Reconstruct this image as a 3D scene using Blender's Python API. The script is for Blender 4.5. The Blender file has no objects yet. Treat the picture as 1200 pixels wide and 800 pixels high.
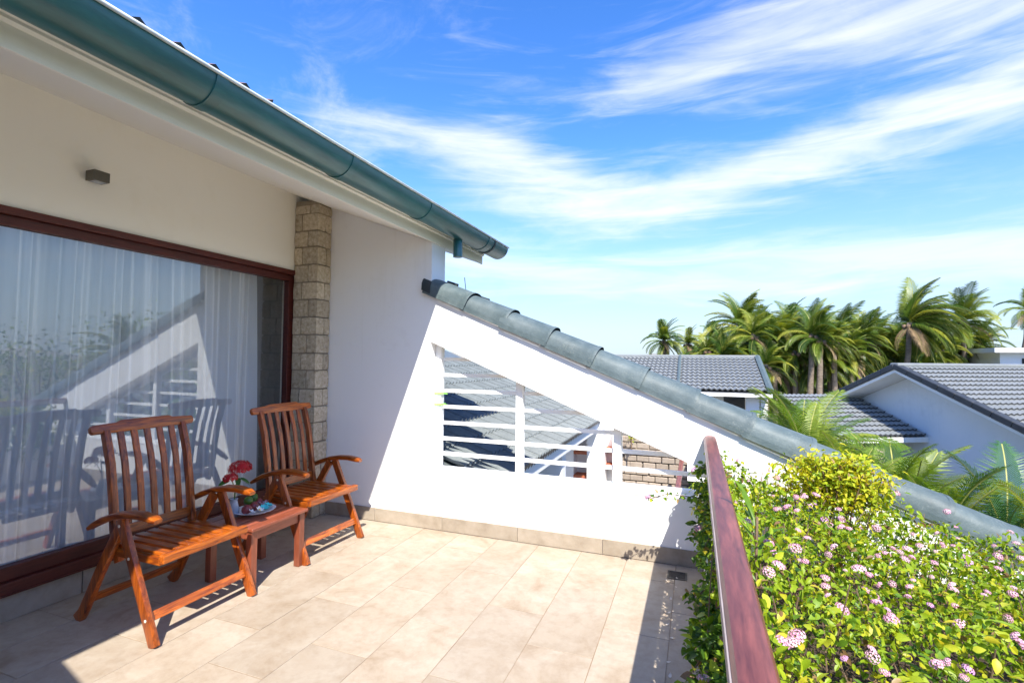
import bpy, bmesh, math, random
from math import sin, cos, pi, radians, exp, sqrt, atan2
from mathutils import Vector, Matrix, Euler
random.seed(7)
SC = bpy.context.scene
COL = SC.collection

# ------------------------------------------------------------------ camera
def make_camera():
    yaw, pitch, roll = radians(20.461), radians(2.065), radians(0.545)
    f = Vector((-sin(yaw)*cos(pitch), cos(yaw)*cos(pitch), sin(pitch)))
    r = Vector((cos(yaw), sin(yaw), 0)); u = r.cross(f)
    r2 = r*cos(roll)+u*sin(roll); u2 = -r*sin(roll)+u*cos(roll)
    m = Matrix((r2, u2, -f)).transposed().to_4x4()
    m.translation = Vector((0, 0, 1.5))
    cd = bpy.data.cameras.new('camera'); cd.sensor_width = 36; cd.lens = 36*576.3/1200
    cd.clip_start = 0.02; cd.clip_end = 5000
    co = bpy.data.objects.new('camera', cd); co.matrix_world = m
    COL.objects.link(co); SC.camera = co
make_camera()
SC.view_settings.view_transform = 'Standard'
SC.view_settings.look = 'None'
SC.view_settings.exposure = 2.3
SC.view_settings.gamma = 1.0
SC.cycles.max_bounces = 14; SC.cycles.diffuse_bounces = 7; SC.cycles.transparent_max_bounces = 16

# ------------------------------------------------------------------ light
SUN_TO = Vector((0.37, -0.78, 1.0)).normalized()
SUN_EL = math.asin(SUN_TO.z); SUN_ROT = atan2(SUN_TO.x, SUN_TO.y)
def make_sun():
    l = bpy.data.lights.new('sun', 'SUN'); l.energy = 2.0; l.angle = radians(0.5); l.color = (1.0, 0.94, 0.83)
    o = bpy.data.objects.new('sun', l); COL.objects.link(o)
    o.rotation_euler = SUN_TO.to_track_quat('Z', 'Y').to_euler(); o.location = (3, -6, 9)
make_sun()

def make_world():
    w = bpy.data.worlds.new('World'); SC.world = w; w.use_nodes = True
    nt = w.node_tree; N = nt.nodes; L = nt.links
    for n in list(N): N.remove(n)
    def nd(t, **k):
        n = N.new(t)
        for a, b in k.items(): setattr(n, a, b)
        return n
    def val(x, sock):
        if isinstance(x, (int, float)): sock.default_value = x
        else: L.new(x, sock)
    def M(op, a, b=0.0, c=0.0):
        n = nd('ShaderNodeMath', operation=op)
        val(a, n.inputs[0]); val(b, n.inputs[1]); val(c, n.inputs[2])
        return n.outputs[0]
    out = nd('ShaderNodeOutputWorld'); bg = nd('ShaderNodeBackground')
    L.new(bg.outputs[0], out.inputs[0]); bg.inputs['Strength'].default_value = 0.15
    sky = nd('ShaderNodeTexSky', sky_type='NISHITA')
    sky.sun_disc = False; sky.sun_elevation = SUN_EL; sky.sun_rotation = SUN_ROT
    sky.altitude = 0; sky.air_density = 1.0; sky.dust_density = 0.3; sky.ozone_density = 3.0
    hs = nd('ShaderNodeHueSaturation'); hs.inputs['Hue'].default_value = 0.512; hs.inputs['Saturation'].default_value = 1.3
    hs.inputs['Value'].default_value = 0.47
    L.new(sky.outputs[0], hs.inputs['Color'])
    tc = nd('ShaderNodeTexCoord'); sp = nd('ShaderNodeSeparateXYZ'); L.new(tc.outputs['Generated'], sp.inputs[0])
    X, Y, Z = sp.outputs
    az = M('MULTIPLY', M('ARCTAN2', X, Y), 180/pi)
    el = M('MULTIPLY', M('ARCSINE', M('MAXIMUM', M('MINIMUM', Z, 1.0), -1.0)), 180/pi)
    cv = nd('ShaderNodeCombineXYZ'); L.new(M('MULTIPLY', az, 0.06), cv.inputs[0]); L.new(M('MULTIPLY', el, 0.17), cv.inputs[1])
    def noise(vec, scale, detail, rough, dist):
        n = nd('ShaderNodeTexNoise'); L.new(vec, n.inputs['Vector'])
        n.inputs['Scale'].default_value = scale; n.inputs['Detail'].default_value = detail
        n.inputs['Roughness'].default_value = rough; n.inputs['Distortion'].default_value = dist
        return n.outputs['Fac']
    def rot(vec, deg, sc=(1, 1, 1), loc=(0, 0, 0)):
        n = nd('ShaderNodeMapping'); L.new(vec, n.inputs[0]); n.inputs['Rotation'].default_value[2] = radians(deg)
        n.inputs['Scale'].default_value = sc; n.inputs['Location'].default_value = loc
        return n.outputs[0]
    big = noise(rot(cv.outputs[0], 0, (0.9, 0.9, 1)), 1.5, 4, 0.55, 0.4)
    streak = noise(rot(cv.outputs[0], 24, (0.6, 1.7, 1)), 1.5, 8, 0.58, 0.9)
    streak2 = noise(rot(cv.outputs[0], -22, (0.6, 1.6, 1), (3, 1, 0)), 1.7, 8, 0.58, 0.9)
    # each cirrus bank follows a curve of elevation over azimuth
    def band(pts, seed):
        rp = nd('ShaderNodeValToRGB'); rp.color_ramp.interpolation = 'B_SPLINE' if len(pts) > 3 else 'LINEAR'
        e = rp.color_ramp.elements
        while len(e) < len(pts): e.new(0.5)
        for k, (a, ec, wd, am) in enumerate(sorted(pts)):
            e[k].position = (a+90)/180; e[k].color = (ec/60, wd/10, am, 1)
        L.new(M('ADD', M('MULTIPLY', az, 1/180), 0.5), rp.inputs[0])
        s = nd('ShaderNodeSeparateColor'); L.new(rp.outputs[0], s.inputs[0])
        wob = M('MULTIPLY', M('SUBTRACT', seed, 0.5), 5.5)
        d = M('DIVIDE', M('ADD', M('SUBTRACT', el, M('MULTIPLY', s.outputs[0], 60)), wob), M('MAXIMUM', M('MULTIPLY', s.outputs[1], 10), 0.3))
        g = M('EXPONENT', M('MULTIPLY', M('MULTIPLY', d, d), -1.0))
        return M('MULTIPLY', g, s.outputs[2])
    A = band([(-60, 25, 1.0, 0.0), (-46, 25.3, 1.6, .25), (-40, 25, 2.2, .55), (-31, 23.6, 3.2, .75), (-23, 22.2, 4.8, .95), (-18, 19.8, 4.6, 1), (-12, 17.6, 4.0, 1),
              (-5, 17.4, 3.6, 1), (1, 18.2, 3.4, 1), (8, 19.4, 3.0, 1), (15, 20.6, 3.0, 1), (22, 21.6, 3.2, 1), (30, 22.3, 3.6, .95), (50, 26, 4.5, .7), (88, 28, 4, .5)], big)
    B = band([(-60, 12, 2, .35), (-30, 11, 3.0, .8), (-20, 10.6, 2.8, .85), (-8, 9.0, 2.8, .85), (6, 9.6, 3.2, .95), (18, 9.4, 3.6, 1.0), (30, 9.5, 3.8, .9), (60, 11, 3, .6), (88, 12, 3, .4)], streak)
    C = band([(-40, 30, 2, 0), (-20, 29, 1.5, .12), (-12, 28.5, 1.8, .45), (-6, 28.6, 2.8, .9), (1, 29.3, 3.6, .9), (9, 30.8, 4.6, .95), (17, 30.3, 5, 1), (26, 28.8, 5, 1), (45, 27, 5, .7), (88, 30, 4, .4)], streak2)
    def sharpen(a, lo, hi):
        n = nd('ShaderNodeMapRange'); n.interpolation_type = 'SMOOTHSTEP'
        L.new(a, n.inputs[0]); n.inputs[1].default_value = lo; n.inputs[2].default_value = hi
        return n.outputs[0]
    fa = sharpen(M('ADD', A, M('MULTIPLY', M('SUBTRACT', M('ADD', M('MULTIPLY', streak, 0.6), M('MULTIPLY', streak2, 0.4)), 0.5), 2.1)), 0.06, 1.3)
    fb = sharpen(M('ADD', B, M('MULTIPLY', M('SUBTRACT', streak2, 0.5), 1.6)), 0.1, 1.25)
    fc = sharpen(M('ADD', C, M('MULTIPLY', M('SUBTRACT', streak, 0.55), 1.45)), 0.0, 1.3)
    # thin veils everywhere else in the sky
    far = noise(rot(tc.outputs['Generated'], 30, (1.2, 3.2, 3.2)), 2.2, 8, 0.66, 0.6)
    fd = M('MULTIPLY', sharpen(far, 0.48, 0.90), 0.5)
    hz = sharpen(el, 13.0, -2.0)
    tot = M('SUBTRACT', 1.0, M('MULTIPLY', M('MULTIPLY', M('SUBTRACT', 1.0, M('MULTIPLY', fa, .84)), M('SUBTRACT', 1.0, M('MULTIPLY', fb, .58))),
                               M('MULTIPLY', M('MULTIPLY', M('SUBTRACT', 1.0, M('MULTIPLY', fc, .74)), M('SUBTRACT', 1.0, fd)), 1.0)))
    mx = nd('ShaderNodeMix', data_type='RGBA'); L.new(tot, mx.inputs['Factor'])
    hm = nd('ShaderNodeMix', data_type='RGBA'); L.new(M('MULTIPLY', sharpen(el, 24.0, -3.0), .92), hm.inputs['Factor']); L.new(hs.outputs[0], hm.inputs['A'])
    hm.inputs['B'].default_value = (.74, .96, 1.24, 1)
    L.new(hm.outputs['Result'], mx.inputs['A'])
    mx.inputs['B'].default_value = (1.62, 1.66, 1.74, 1)
    L.new(mx.outputs['Result'], bg.inputs[0])
make_world()

# ------------------------------------------------------------------ materials
def new_mat(name):
    m = bpy.data.materials.new(name); m.use_nodes = True
    nt = m.node_tree
    return m, nt, nt.nodes, nt.links, nt.nodes['Principled BSDF'], nt.nodes['Material Output']
def noise_node(N, L, vec, scale, detail=5, rough=.6, dist=0):
    n = N.new('ShaderNodeTexNoise'); n.inputs['Scale'].default_value = scale; n.inputs['Detail'].default_value = detail
    n.inputs['Roughness'].default_value = rough; n.inputs['Distortion'].default_value = dist
    if vec is not None: L.new(vec, n.inputs['Vector'])
    return n
def ramp(N, L, fac, stops):
    r = N.new('ShaderNodeValToRGB'); e = r.color_ramp.elements
    while len(e) < len(stops): e.new(0.5)
    for k, (p, c) in enumerate(stops):
        e[k].position = p; e[k].color = (*c, 1)
    L.new(fac, r.inputs[0]); return r
def coords(N, L, scale=(1, 1, 1), shift=True):
    tc = N.new('ShaderNodeTexCoord'); mp = N.new('ShaderNodeMapping'); mp.inputs['Scale'].default_value = scale
    L.new(tc.outputs['Object'], mp.inputs[0])
    if shift:
        oi = N.new('ShaderNodeObjectInfo'); mul = N.new('ShaderNodeMath'); mul.operation = 'MULTIPLY'; mul.inputs[1].default_value = 37.0
        L.new(oi.outputs['Random'], mul.inputs[0])
        cb = N.new('ShaderNodeCombineXYZ')
        for k in range(3): L.new(mul.outputs[0], cb.inputs[k])
        L.new(cb.outputs[0], mp.inputs['Location'])
    return mp.outputs[0]
def mat(name, stops, scale=8, rough=.6, bump=0.0, bscale=None, stretch=(1, 1, 1), detail=6, tint=0.0, spec=.5, metal=0, dist=0, coat=0, shift=True):
    m, nt, N, L, P, O = new_mat(name)
    v = coords(N, L, stretch, shift)
    n = noise_node(N, L, v, scale, detail, .62, dist)
    k = len(stops)
    st = [(0.28+0.44*i/max(1, k-1), c) for i, c in enumerate(stops)]
    r = ramp(N, L, n.outputs['Fac'], st)
    col = r.outputs[0]
    if tint > 0:
        oi = N.new('ShaderNodeObjectInfo'); hs = N.new('ShaderNodeHueSaturation')
        mr = N.new('ShaderNodeMapRange'); mr.inputs[3].default_value = 1-tint; mr.inputs[4].default_value = 1+tint
        L.new(oi.outputs['Random'], mr.inputs[0]); L.new(mr.outputs[0], hs.inputs['Value']); L.new(col, hs.inputs['Color']); col = hs.outputs[0]
    L.new(col, P.inputs['Base Color'])
    P.inputs['Roughness'].default_value = rough; P.inputs['Specular IOR Level'].default_value = spec; P.inputs['Metallic'].default_value = metal
    if coat: P.inputs['Coat Weight'].default_value = coat; P.inputs['Coat Roughness'].default_value = .25
    if bump > 0:
        b = N.new('ShaderNodeBump'); b.inputs['Strength'].default_value = bump; b.inputs['Distance'].default_value = .01
        n2 = noise_node(N, L, v, bscale or scale*4, 4, .6)
        L.new(n2.outputs['Fac'], b.inputs['Height']); L.new(b.outputs[0], P.inputs['Normal'])
    return m
def leaf_mat(name, stops, trans=.4, rough=.45, obj_random=True, scale=30, tmul=1.35):
    m, nt, N, L, P, O = new_mat(name)
    v = coords(N, L)
    n = noise_node(N, L, v, scale, 2)
    fac = n.outputs['Fac']
    if obj_random:
        oi = N.new('ShaderNodeObjectInfo'); a = N.new('ShaderNodeMath'); a.operation = 'MULTIPLY_ADD'
        a.inputs[1].default_value = .5; L.new(oi.outputs['Random'], a.inputs[0])
        b = N.new('ShaderNodeMath'); b.operation = 'MULTIPLY_ADD'; b.inputs[1].default_value = .5; b.inputs[2].default_value = 0
        L.new(fac, b.inputs[0]); L.new(b.outputs[0], a.inputs[2]); fac = a.outputs[0]
    k = len(stops)
    r = ramp(N, L, fac, [(0.2+0.6*i/max(1, k-1), c) for i, c in enumerate(stops)])
    L.new(r.outputs[0], P.inputs['Base Color']); P.inputs['Roughness'].default_value = rough
    P.inputs['Specular IOR Level'].default_value = .35
    t = N.new('ShaderNodeBsdfTranslucent'); g = N.new('ShaderNodeMix'); g.data_type = 'RGBA'; g.blend_type = 'MULTIPLY'
    g.inputs['Factor'].default_value = 1; L.new(r.outputs[0], g.inputs['A']); g.inputs['B'].default_value = (tmul*1.1, tmul, tmul*.4, 1)
    L.new(g.outputs['Result'], t.inputs['Color'])
    mx = N.new('ShaderNodeMixShader'); mx.inputs[0].default_value = trans
    L.new(P.outputs[0], mx.inputs[1]); L.new(t.outputs[0], mx.inputs[2]); L.new(mx.outputs[0], O.inputs[0])
    return m
def glass_mat():
    m, nt, N, L, P, O = new_mat('window_glass')
    N.remove(P)
    lw = N.new('ShaderNodeLayerWeight'); lw.inputs['Blend'].default_value = .5
    pw = N.new('ShaderNodeMath'); pw.operation = 'POWER'; pw.inputs[1].default_value = 4.5; L.new(lw.outputs['Facing'], pw.inputs[0])
    fr = N.new('ShaderNodeMath'); fr.operation = 'MULTIPLY_ADD'; fr.inputs[1].default_value = .88; fr.inputs[2].default_value = .17; L.new(pw.outputs[0], fr.inputs[0])
    tr = N.new('ShaderNodeBsdfTransparent'); tr.inputs[0].default_value = (.97, .985, .99, 1)
    gl = N.new('ShaderNodeBsdfGlossy'); gl.inputs['Roughness'].default_value = 0.0; gl.inputs[0].default_value = (.93, .97, 1, 1)
    mx = N.new('ShaderNodeMixShader'); L.new(fr.outputs[0], mx.inputs[0]); L.new(tr.outputs[0], mx.inputs[1]); L.new(gl.outputs[0], mx.inputs[2])
    v = coords(N, L, (1, .5, .5), False); n = noise_node(N, L, v, 1.3, 1)
    b = N.new('ShaderNodeBump'); b.inputs['Strength'].default_value = .012; b.inputs['Distance'].default_value = .1
    L.new(n.outputs['Fac'], b.inputs['Height']); L.new(b.outputs[0], gl.inputs['Normal'])
    L.new(mx.outputs[0], O.inputs[0]); return m
def clear_mat():
    m, nt, N, L, P, O = new_mat('window_glass_inner')
    N.remove(P); tr = N.new('ShaderNodeBsdfTransparent'); tr.inputs[0].default_value = (.98, .99, .99, 1); L.new(tr.outputs[0], O.inputs[0]); return m
def curtain_mat():
    m, nt, N, L, P, O = new_mat('sheer_curtain')
    v = coords(N, L, (40, 40, 1.2), False); n = noise_node(N, L, v, 6, 3)
    r = ramp(N, L, n.outputs['Fac'], [(.3, (.88, .91, .95)), (.7, (.94, .955, .97))])
    N.remove(P)
    d = N.new('ShaderNodeBsdfDiffuse'); t = N.new('ShaderNodeBsdfTranslucent'); tp = N.new('ShaderNodeBsdfTransparent')
    L.new(r.outputs[0], d.inputs[0]); L.new(r.outputs[0], t.inputs[0])
    a = N.new('ShaderNodeMixShader'); a.inputs[0].default_value = .3; L.new(d.outputs[0], a.inputs[1]); L.new(t.outputs[0], a.inputs[2])
    b = N.new('ShaderNodeMixShader'); lw = N.new('ShaderNodeLayerWeight'); lw.inputs['Blend'].default_value = .5
    mr = N.new('ShaderNodeMapRange'); mr.inputs[1].default_value = .02; mr.inputs[2].default_value = .34; mr.inputs[3].default_value = .24; mr.inputs[4].default_value = .0
    L.new(lw.outputs['Facing'], mr.inputs[0]); L.new(mr.outputs[0], b.inputs[0]); L.new(a.outputs[0], b.inputs[1]); L.new(tp.outputs[0], b.inputs[2])
    L.new(b.outputs[0], O.inputs[0]); return m
def wood_mat(name, dark, light, rough=.38, axis=0, coat=.25, dist=1.2):
    m, nt, N, L, P, O = new_mat(name)
    st = [14, 14, 14]; st[axis] = 1.6
    v = coords(N, L, tuple(st)); n = noise_node(N, L, v, 3.2, 8, .62, dist)
    r = ramp(N, L, n.outputs['Fac'], [(.3, dark), (.52, tuple((a+b)/2 for a, b in zip(dark, light))), (.72, light)])
    oi = N.new('ShaderNodeObjectInfo'); hs = N.new('ShaderNodeHueSaturation'); mr = N.new('ShaderNodeMapRange')
    mr.inputs[3].default_value = .8; mr.inputs[4].default_value = 1.15
    L.new(oi.outputs['Random'], mr.inputs[0]); L.new(mr.outputs[0], hs.inputs['Value']); L.new(r.outputs[0], hs.inputs['Color'])
    L.new(hs.outputs[0], P.inputs['Base Color']); P.inputs['Roughness'].default_value = rough
    P.inputs['Coat Weight'].default_value = coat; P.inputs['Coat Roughness'].default_value = .3
    b = N.new('ShaderNodeBump'); b.inputs['Strength'].default_value = .12; b.inputs['Distance'].default_value = .002
    L.new(n.outputs['Fac'], b.inputs['Height']); L.new(b.outputs[0], P.inputs['Normal'])
    return m
def plaster_mat(name, base, stain, bump=.12):
    m, nt, N, L, P, O = new_mat(name)
    v = coords(N, L, (1, 1, 1), False)
    n = noise_node(N, L, v, 1.1, 9, .68); n3 = noise_node(N, L, v, 7, 5, .6)
    a = N.new('ShaderNodeMath'); a.operation = 'MULTIPLY'; L.new(n.outputs['Fac'], a.inputs[0])
    vs_ = coords(N, L, (7, 7, .35), False); n4 = noise_node(N, L, vs_, 1.6, 8, .7)
    mxs = N.new('ShaderNodeMath'); mxs.operation = 'MINIMUM'; L.new(n3.outputs['Fac'], mxs.inputs[0]); L.new(n4.outputs['Fac'], mxs.inputs[1]); L.new(mxs.outputs[0], a.inputs[1])
    r = ramp(N, L, a.outputs[0], [(.08, stain), (.2, base), (1, base)])
    L.new(r.outputs[0], P.inputs['Base Color']); P.inputs['Roughness'].default_value = .75; P.inputs['Specular IOR Level'].default_value = .25
    b = N.new('ShaderNodeBump'); b.inputs['Strength'].default_value = bump; b.inputs['Distance'].default_value = .004
    n2 = noise_node(N, L, v, 60, 6, .7); L.new(n2.outputs['Fac'], b.inputs['Height']); L.new(b.outputs[0], P.inputs['Normal'])
    return m
def floor_tile_mat():
    m, nt, N, L, P, O = new_mat('beige_stone_tile')
    v = coords(N, L, (1, 1, 1))
    n = noise_node(N, L, v, 3.2, 9, .68, .6); n2 = noise_node(N, L, v, 16, 6, .7)
    r = ramp(N, L, n.outputs['Fac'], [(.25, (.27, .20, .135)), (.42, (.365, .298, .228)), (.58, (.405, .345, .277)), (.75, (.44, .388, .322))])
    r2 = ramp(N, L, n2.outputs['Fac'], [(.3, (.86, .83, .8)), (.55, (1, 1, 1)), (.8, (1.0, .98, .95))])
    g = N.new('ShaderNodeMix'); g.data_type = 'RGBA'; g.blend_type = 'MULTIPLY'; g.inputs['Factor'].default_value = 1
    L.new(r.outputs[0], g.inputs['A']); L.new(r2.outputs[0], g.inputs['B'])
    oi = N.new('ShaderNodeObjectInfo'); hs = N.new('ShaderNodeHueSaturation'); mr = N.new('ShaderNodeMapRange')
    mr.inputs[3].default_value = .90; mr.inputs[4].default_value = 1.07
    L.new(oi.outputs['Random'], mr.inputs[0]); L.new(mr.outputs[0], hs.inputs['Value']); L.new(g.outputs['Result'], hs.inputs['Color'])
    L.new(hs.outputs[0], P.inputs['Base Color']); P.inputs['Roughness'].default_value = .55; P.inputs['Specular IOR Level'].default_value = .3
    b = N.new('ShaderNodeBump'); b.inputs['Strength'].default_value = .15; b.inputs['Distance'].default_value = .003
    L.new(n2.outputs['Fac'], b.inputs['Height']); L.new(b.outputs[0], P.inputs['Normal'])
    return m
def slate_mat():
    m = mat('green_grey_glazed_tile', [(.058, .085, .092), (.080, .112, .120), (.115, .148, .155)], 12, .42, .2, 70, tint=.12, detail=10)
    nt = m.node_tree; N = nt.nodes; L = nt.links; P = N['Principled BSDF']
    src = P.inputs['Base Color'].links[0].from_socket
    v = coords(N, L); a = noise_node(N, L, v, 5, 10, .75); b = noise_node(N, L, v, 90, 3, .6)
    mu = N.new('ShaderNodeMath'); mu.operation = 'MULTIPLY'; L.new(a.outputs['Fac'], mu.inputs[0]); L.new(b.outputs['Fac'], mu.inputs[1])
    mr = N.new('ShaderNodeMapRange'); mr.inputs[1].default_value = .30; mr.inputs[2].default_value = .44; mr.inputs[4].default_value = .55; L.new(mu.outputs[0], mr.inputs[0])
    mx = N.new('ShaderNodeMix'); mx.data_type = 'RGBA'; L.new(mr.outputs[0], mx.inputs['Factor']); L.new(src, mx.inputs['A']); mx.inputs['B'].default_value = (.24, .26, .24, 1)
    L.new(mx.outputs['Result'], P.inputs['Base Color'])
    ro = N.new('ShaderNodeMapRange'); ro.inputs[3].default_value = .42; ro.inputs[4].default_value = .75; L.new(a.outputs['Fac'], ro.inputs[0]); L.new(ro.outputs[0], P.inputs['Roughness'])
    return m
M = dict(
    white=plaster_mat('white_paint', (.83, .825, .815), (.775, .765, .745)),
    cream=plaster_mat('cream_white_paint', (.88, .85, .765), (.85, .815, .72), .06),
    bluewhite=plaster_mat('shade_blue_white_paint', (.70, .74, .79), (.62, .66, .71)),  # white paint with the blue of shade mixed into its colour
    greyplaster=plaster_mat('grey_plaster', (.5, .5, .5), (.4, .4, .4)),
    tile=floor_tile_mat(),
    skirt=mat('skirting_stone', [(.25, .205, .155), (.33, .28, .22), (.38, .325, .265)], 7, .6, .2, 40, tint=.07, detail=10),
    grout=mat('grout', [(.20, .13, .075), (.38, .295, .215)], 3, .9),
    stone=mat('rough_granite', [(.25, .195, .125), (.44, .36, .25), (.52, .44, .32), (.65, .57, .45)], 34, .85, .6, 70, tint=.2, detail=9),
    mortar=mat('mortar', [(.23, .185, .135), (.33, .275, .205)], 20, .95, .5, 50),
    beigestone=mat('beige_stone_block', [(.27, .215, .17), (.37, .31, .25)], 12, .85, .4, 40, tint=.12),
    frame=wood_mat('dark_red_frame_wood', (.05, .007, .004), (.115, .017, .009), .5, 1, .0),
    chairx=wood_mat('red_brown_hardwood', (.10, .012, .003), (.60, .150, .010), .33, 0),
    chairy=wood_mat('red_brown_hardwood_across', (.10, .012, .003), (.60, .150, .010), .33, 1),
    chairz=wood_mat('red_brown_hardwood_upright', (.08, .010, .003), (.52, .120, .009), .33, 2),
    tabley=wood_mat('table_hardwood_across', (.19, .045, .022), (.36, .10, .05), .4, 1),
    tablez=wood_mat('table_hardwood_upright', (.17, .04, .02), (.30, .085, .04), .4, 2),
    rail=wood_mat('plum_stained_rail_wood', (.07, .014, .011), (.29, .082, .058), .45, 1, .25, .25),
    railedge=mat('pale_rail_edge', [(.27, .22, .21), (.42, .36, .34)], 14, .6, .2, 60, (6, .6, 6)),
    gutter=mat('teal_painted_metal', [(.013, .085, .09), (.019, .115, .12), (.03, .15, .152)], 5, .36, .1, 30, (4, .8, 4), spec=.6, coat=.2),
    gutterlip=mat('pale_gutter_lip', [(.45, .5, .5), (.7, .74, .74)], 8, .4),  # pale lip, lighter than the trough
    slate=slate_mat(),
    lipshade=mat('roof_tile_lip_shade', [(.05, .055, .06), (.08, .085, .09)], 8, .7),  # shade under the far tile lips, put into the riser colour
    slatedark=mat('dark_tile_end', [(.012, .02, .025), (.03, .04, .045)], 12, .6),
    rooftile=mat('blue_grey_roof_tile', [(.085, .105, .112), (.14, .162, .17)], 10, .42, .2, 40, tint=.1),
    farroof=mat('grey_roof_tile', [(.17, .185, .19), (.23, .245, .252)], 6, .42, .2, 40),
    darkroof=mat('dark_roof_edge_and_lip_shade', [(.02, .025, .032), (.045, .05, .06)], 8, .5),  # dark roof edges; also the painted gap shade on near tile lips
    redtile=mat('brown_roof_tile', [(.14, .07, .055), (.24, .13, .10)], 10, .6),
    lamp=mat('lamp_grey_metal', [(.10, .095, .075), (.13, .12, .10)], 20, .45, metal=.3),
    metalwhite=mat('white_painted_metal', [(.78, .78, .77), (.83, .83, .82)], 12, .4),
    drain=mat('drain_steel', [(.12, .11, .10), (.25, .24, .22)], 30, .4, metal=.8),
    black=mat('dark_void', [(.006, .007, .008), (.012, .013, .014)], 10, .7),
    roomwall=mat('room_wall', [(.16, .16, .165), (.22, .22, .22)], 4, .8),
    glass=glass_mat(), clear=clear_mat(), curtain=curtain_mat(),
    soil=mat('dark_soil', [(.03, .02, .012), (.08, .055, .035)], 25, .95, .8, 60),
    ground=mat('scrub_ground', [(.06, .07, .03), (.13, .12, .07), (.2, .17, .11)], .25, .95, .5, 3),
    hill=mat('far_hill', [(.20, .20, .17), (.28, .25, .2)], .02, .95),
    twig=mat('brown_twig', [(.12, .075, .045), (.25, .17, .11)], 30, .8),
    trunk=mat('palm_trunk', [(.10, .075, .055), (.26, .21, .16)], 6, .9, .6, 25, (1, 1, 4)),
    leafa=leaf_mat('bright_leaf', [(.20, .31, .012), (.38, .46, .024), (.56, .56, .045)], .36),
    leafb=leaf_mat('mid_leaf', [(.07, .16, .012), (.15, .27, .02), (.26, .38, .03)], .35),
    leafc=leaf_mat('dark_leaf', [(.025, .075, .012), (.05, .12, .018), (.08, .16, .025)]),
    leafd=leaf_mat('yellow_leaf', [(.40, .42, .02), (.56, .52, .03), (.62, .50, .05)]),
    leafe=leaf_mat('dry_leaf', [(.16, .09, .04), (.28, .18, .08), (.36, .26, .12)], .2),
    frond=leaf_mat('palm_frond', [(.022, .055, .010), (.06, .12, .014), (.16, .22, .025), (.36, .36, .05)], .35, .4, True, 2),
    areca=leaf_mat('areca_frond', [(.06, .14, .016), (.15, .25, .025), (.32, .38, .05)], .35, .4, True, 3),
    bluefrond=leaf_mat('blue_green_frond', [(.03, .10, .035), (.06, .16, .05), (.12, .24, .06)], .3, .4, True, 3),
    deadfrond=mat('dead_palm_frond', [(.16, .10, .05), (.30, .21, .11)], 4, .8),
    rib=mat('yellow_rib', [(.20, .23, .05), (.36, .34, .08)], 10, .6),
    scrub=leaf_mat('scrub_leaf', [(.03, .06, .012), (.08, .13, .02), (.20, .24, .04)], .3, .5, False, 1.2),
    pink=mat('pink_petal', [(.50, .15, .27), (.62, .29, .41), (.68, .42, .50)], 30, .6, tint=.1),
    palepink=mat('pale_pink_petal', [(.60, .31, .40), (.69, .47, .53)], 30, .6, tint=.1),
    mauve=mat('mauve_petal', [(.50, .22, .50), (.68, .40, .64)], 30, .6),
    redflower=mat('red_petal', [(.36, .003, .008), (.66, .008, .014)], 60, .55),
    green=mat('glossy_green_leaf', [(.02, .09, .012), (.05, .16, .02)], 12, .35),
    plate=mat('white_china', [(.78, .79, .82), (.84, .85, .87)], 8, .15),
    lime=mat('lime_skin', [(.04, .10, .012), (.09, .17, .02)], 40, .4, .2, 160),
    plum=mat('plum_skin', [(.13, .02, .025), (.27, .05, .05), (.30, .10, .06)], 14, .3),
    turq=mat('turquoise_petal', [(.02, .50, .52), (.10, .66, .66)], 40, .5),
    yellow=mat('yellow_petal', [(.75, .48, .03), (.82, .60, .06)], 40, .5),
    whitepetal=mat('white_petal', [(.80, .80, .78), (.86, .86, .85)], 40, .5),
    vase=mat('pale_glazed_vase', [(.34, .38, .44), (.46, .50, .55)], 10, .1),
    tie=mat('lime_green_tie', [(.30, .75, .12), (.4, .85, .2)], 10, .5),
    terracotta=mat('terracotta_sill', [(.36, .09, .04), (.50, .15, .07)], 14, .7, tint=.1),
    pinkpot=mat('red_leaf_plant', [(.35, .05, .05), (.5, .12, .08)], 14, .6),
    pale=mat('pale_dry_petal', [(.68, .60, .50), (.78, .70, .60)], 30, .7),
)

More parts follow.
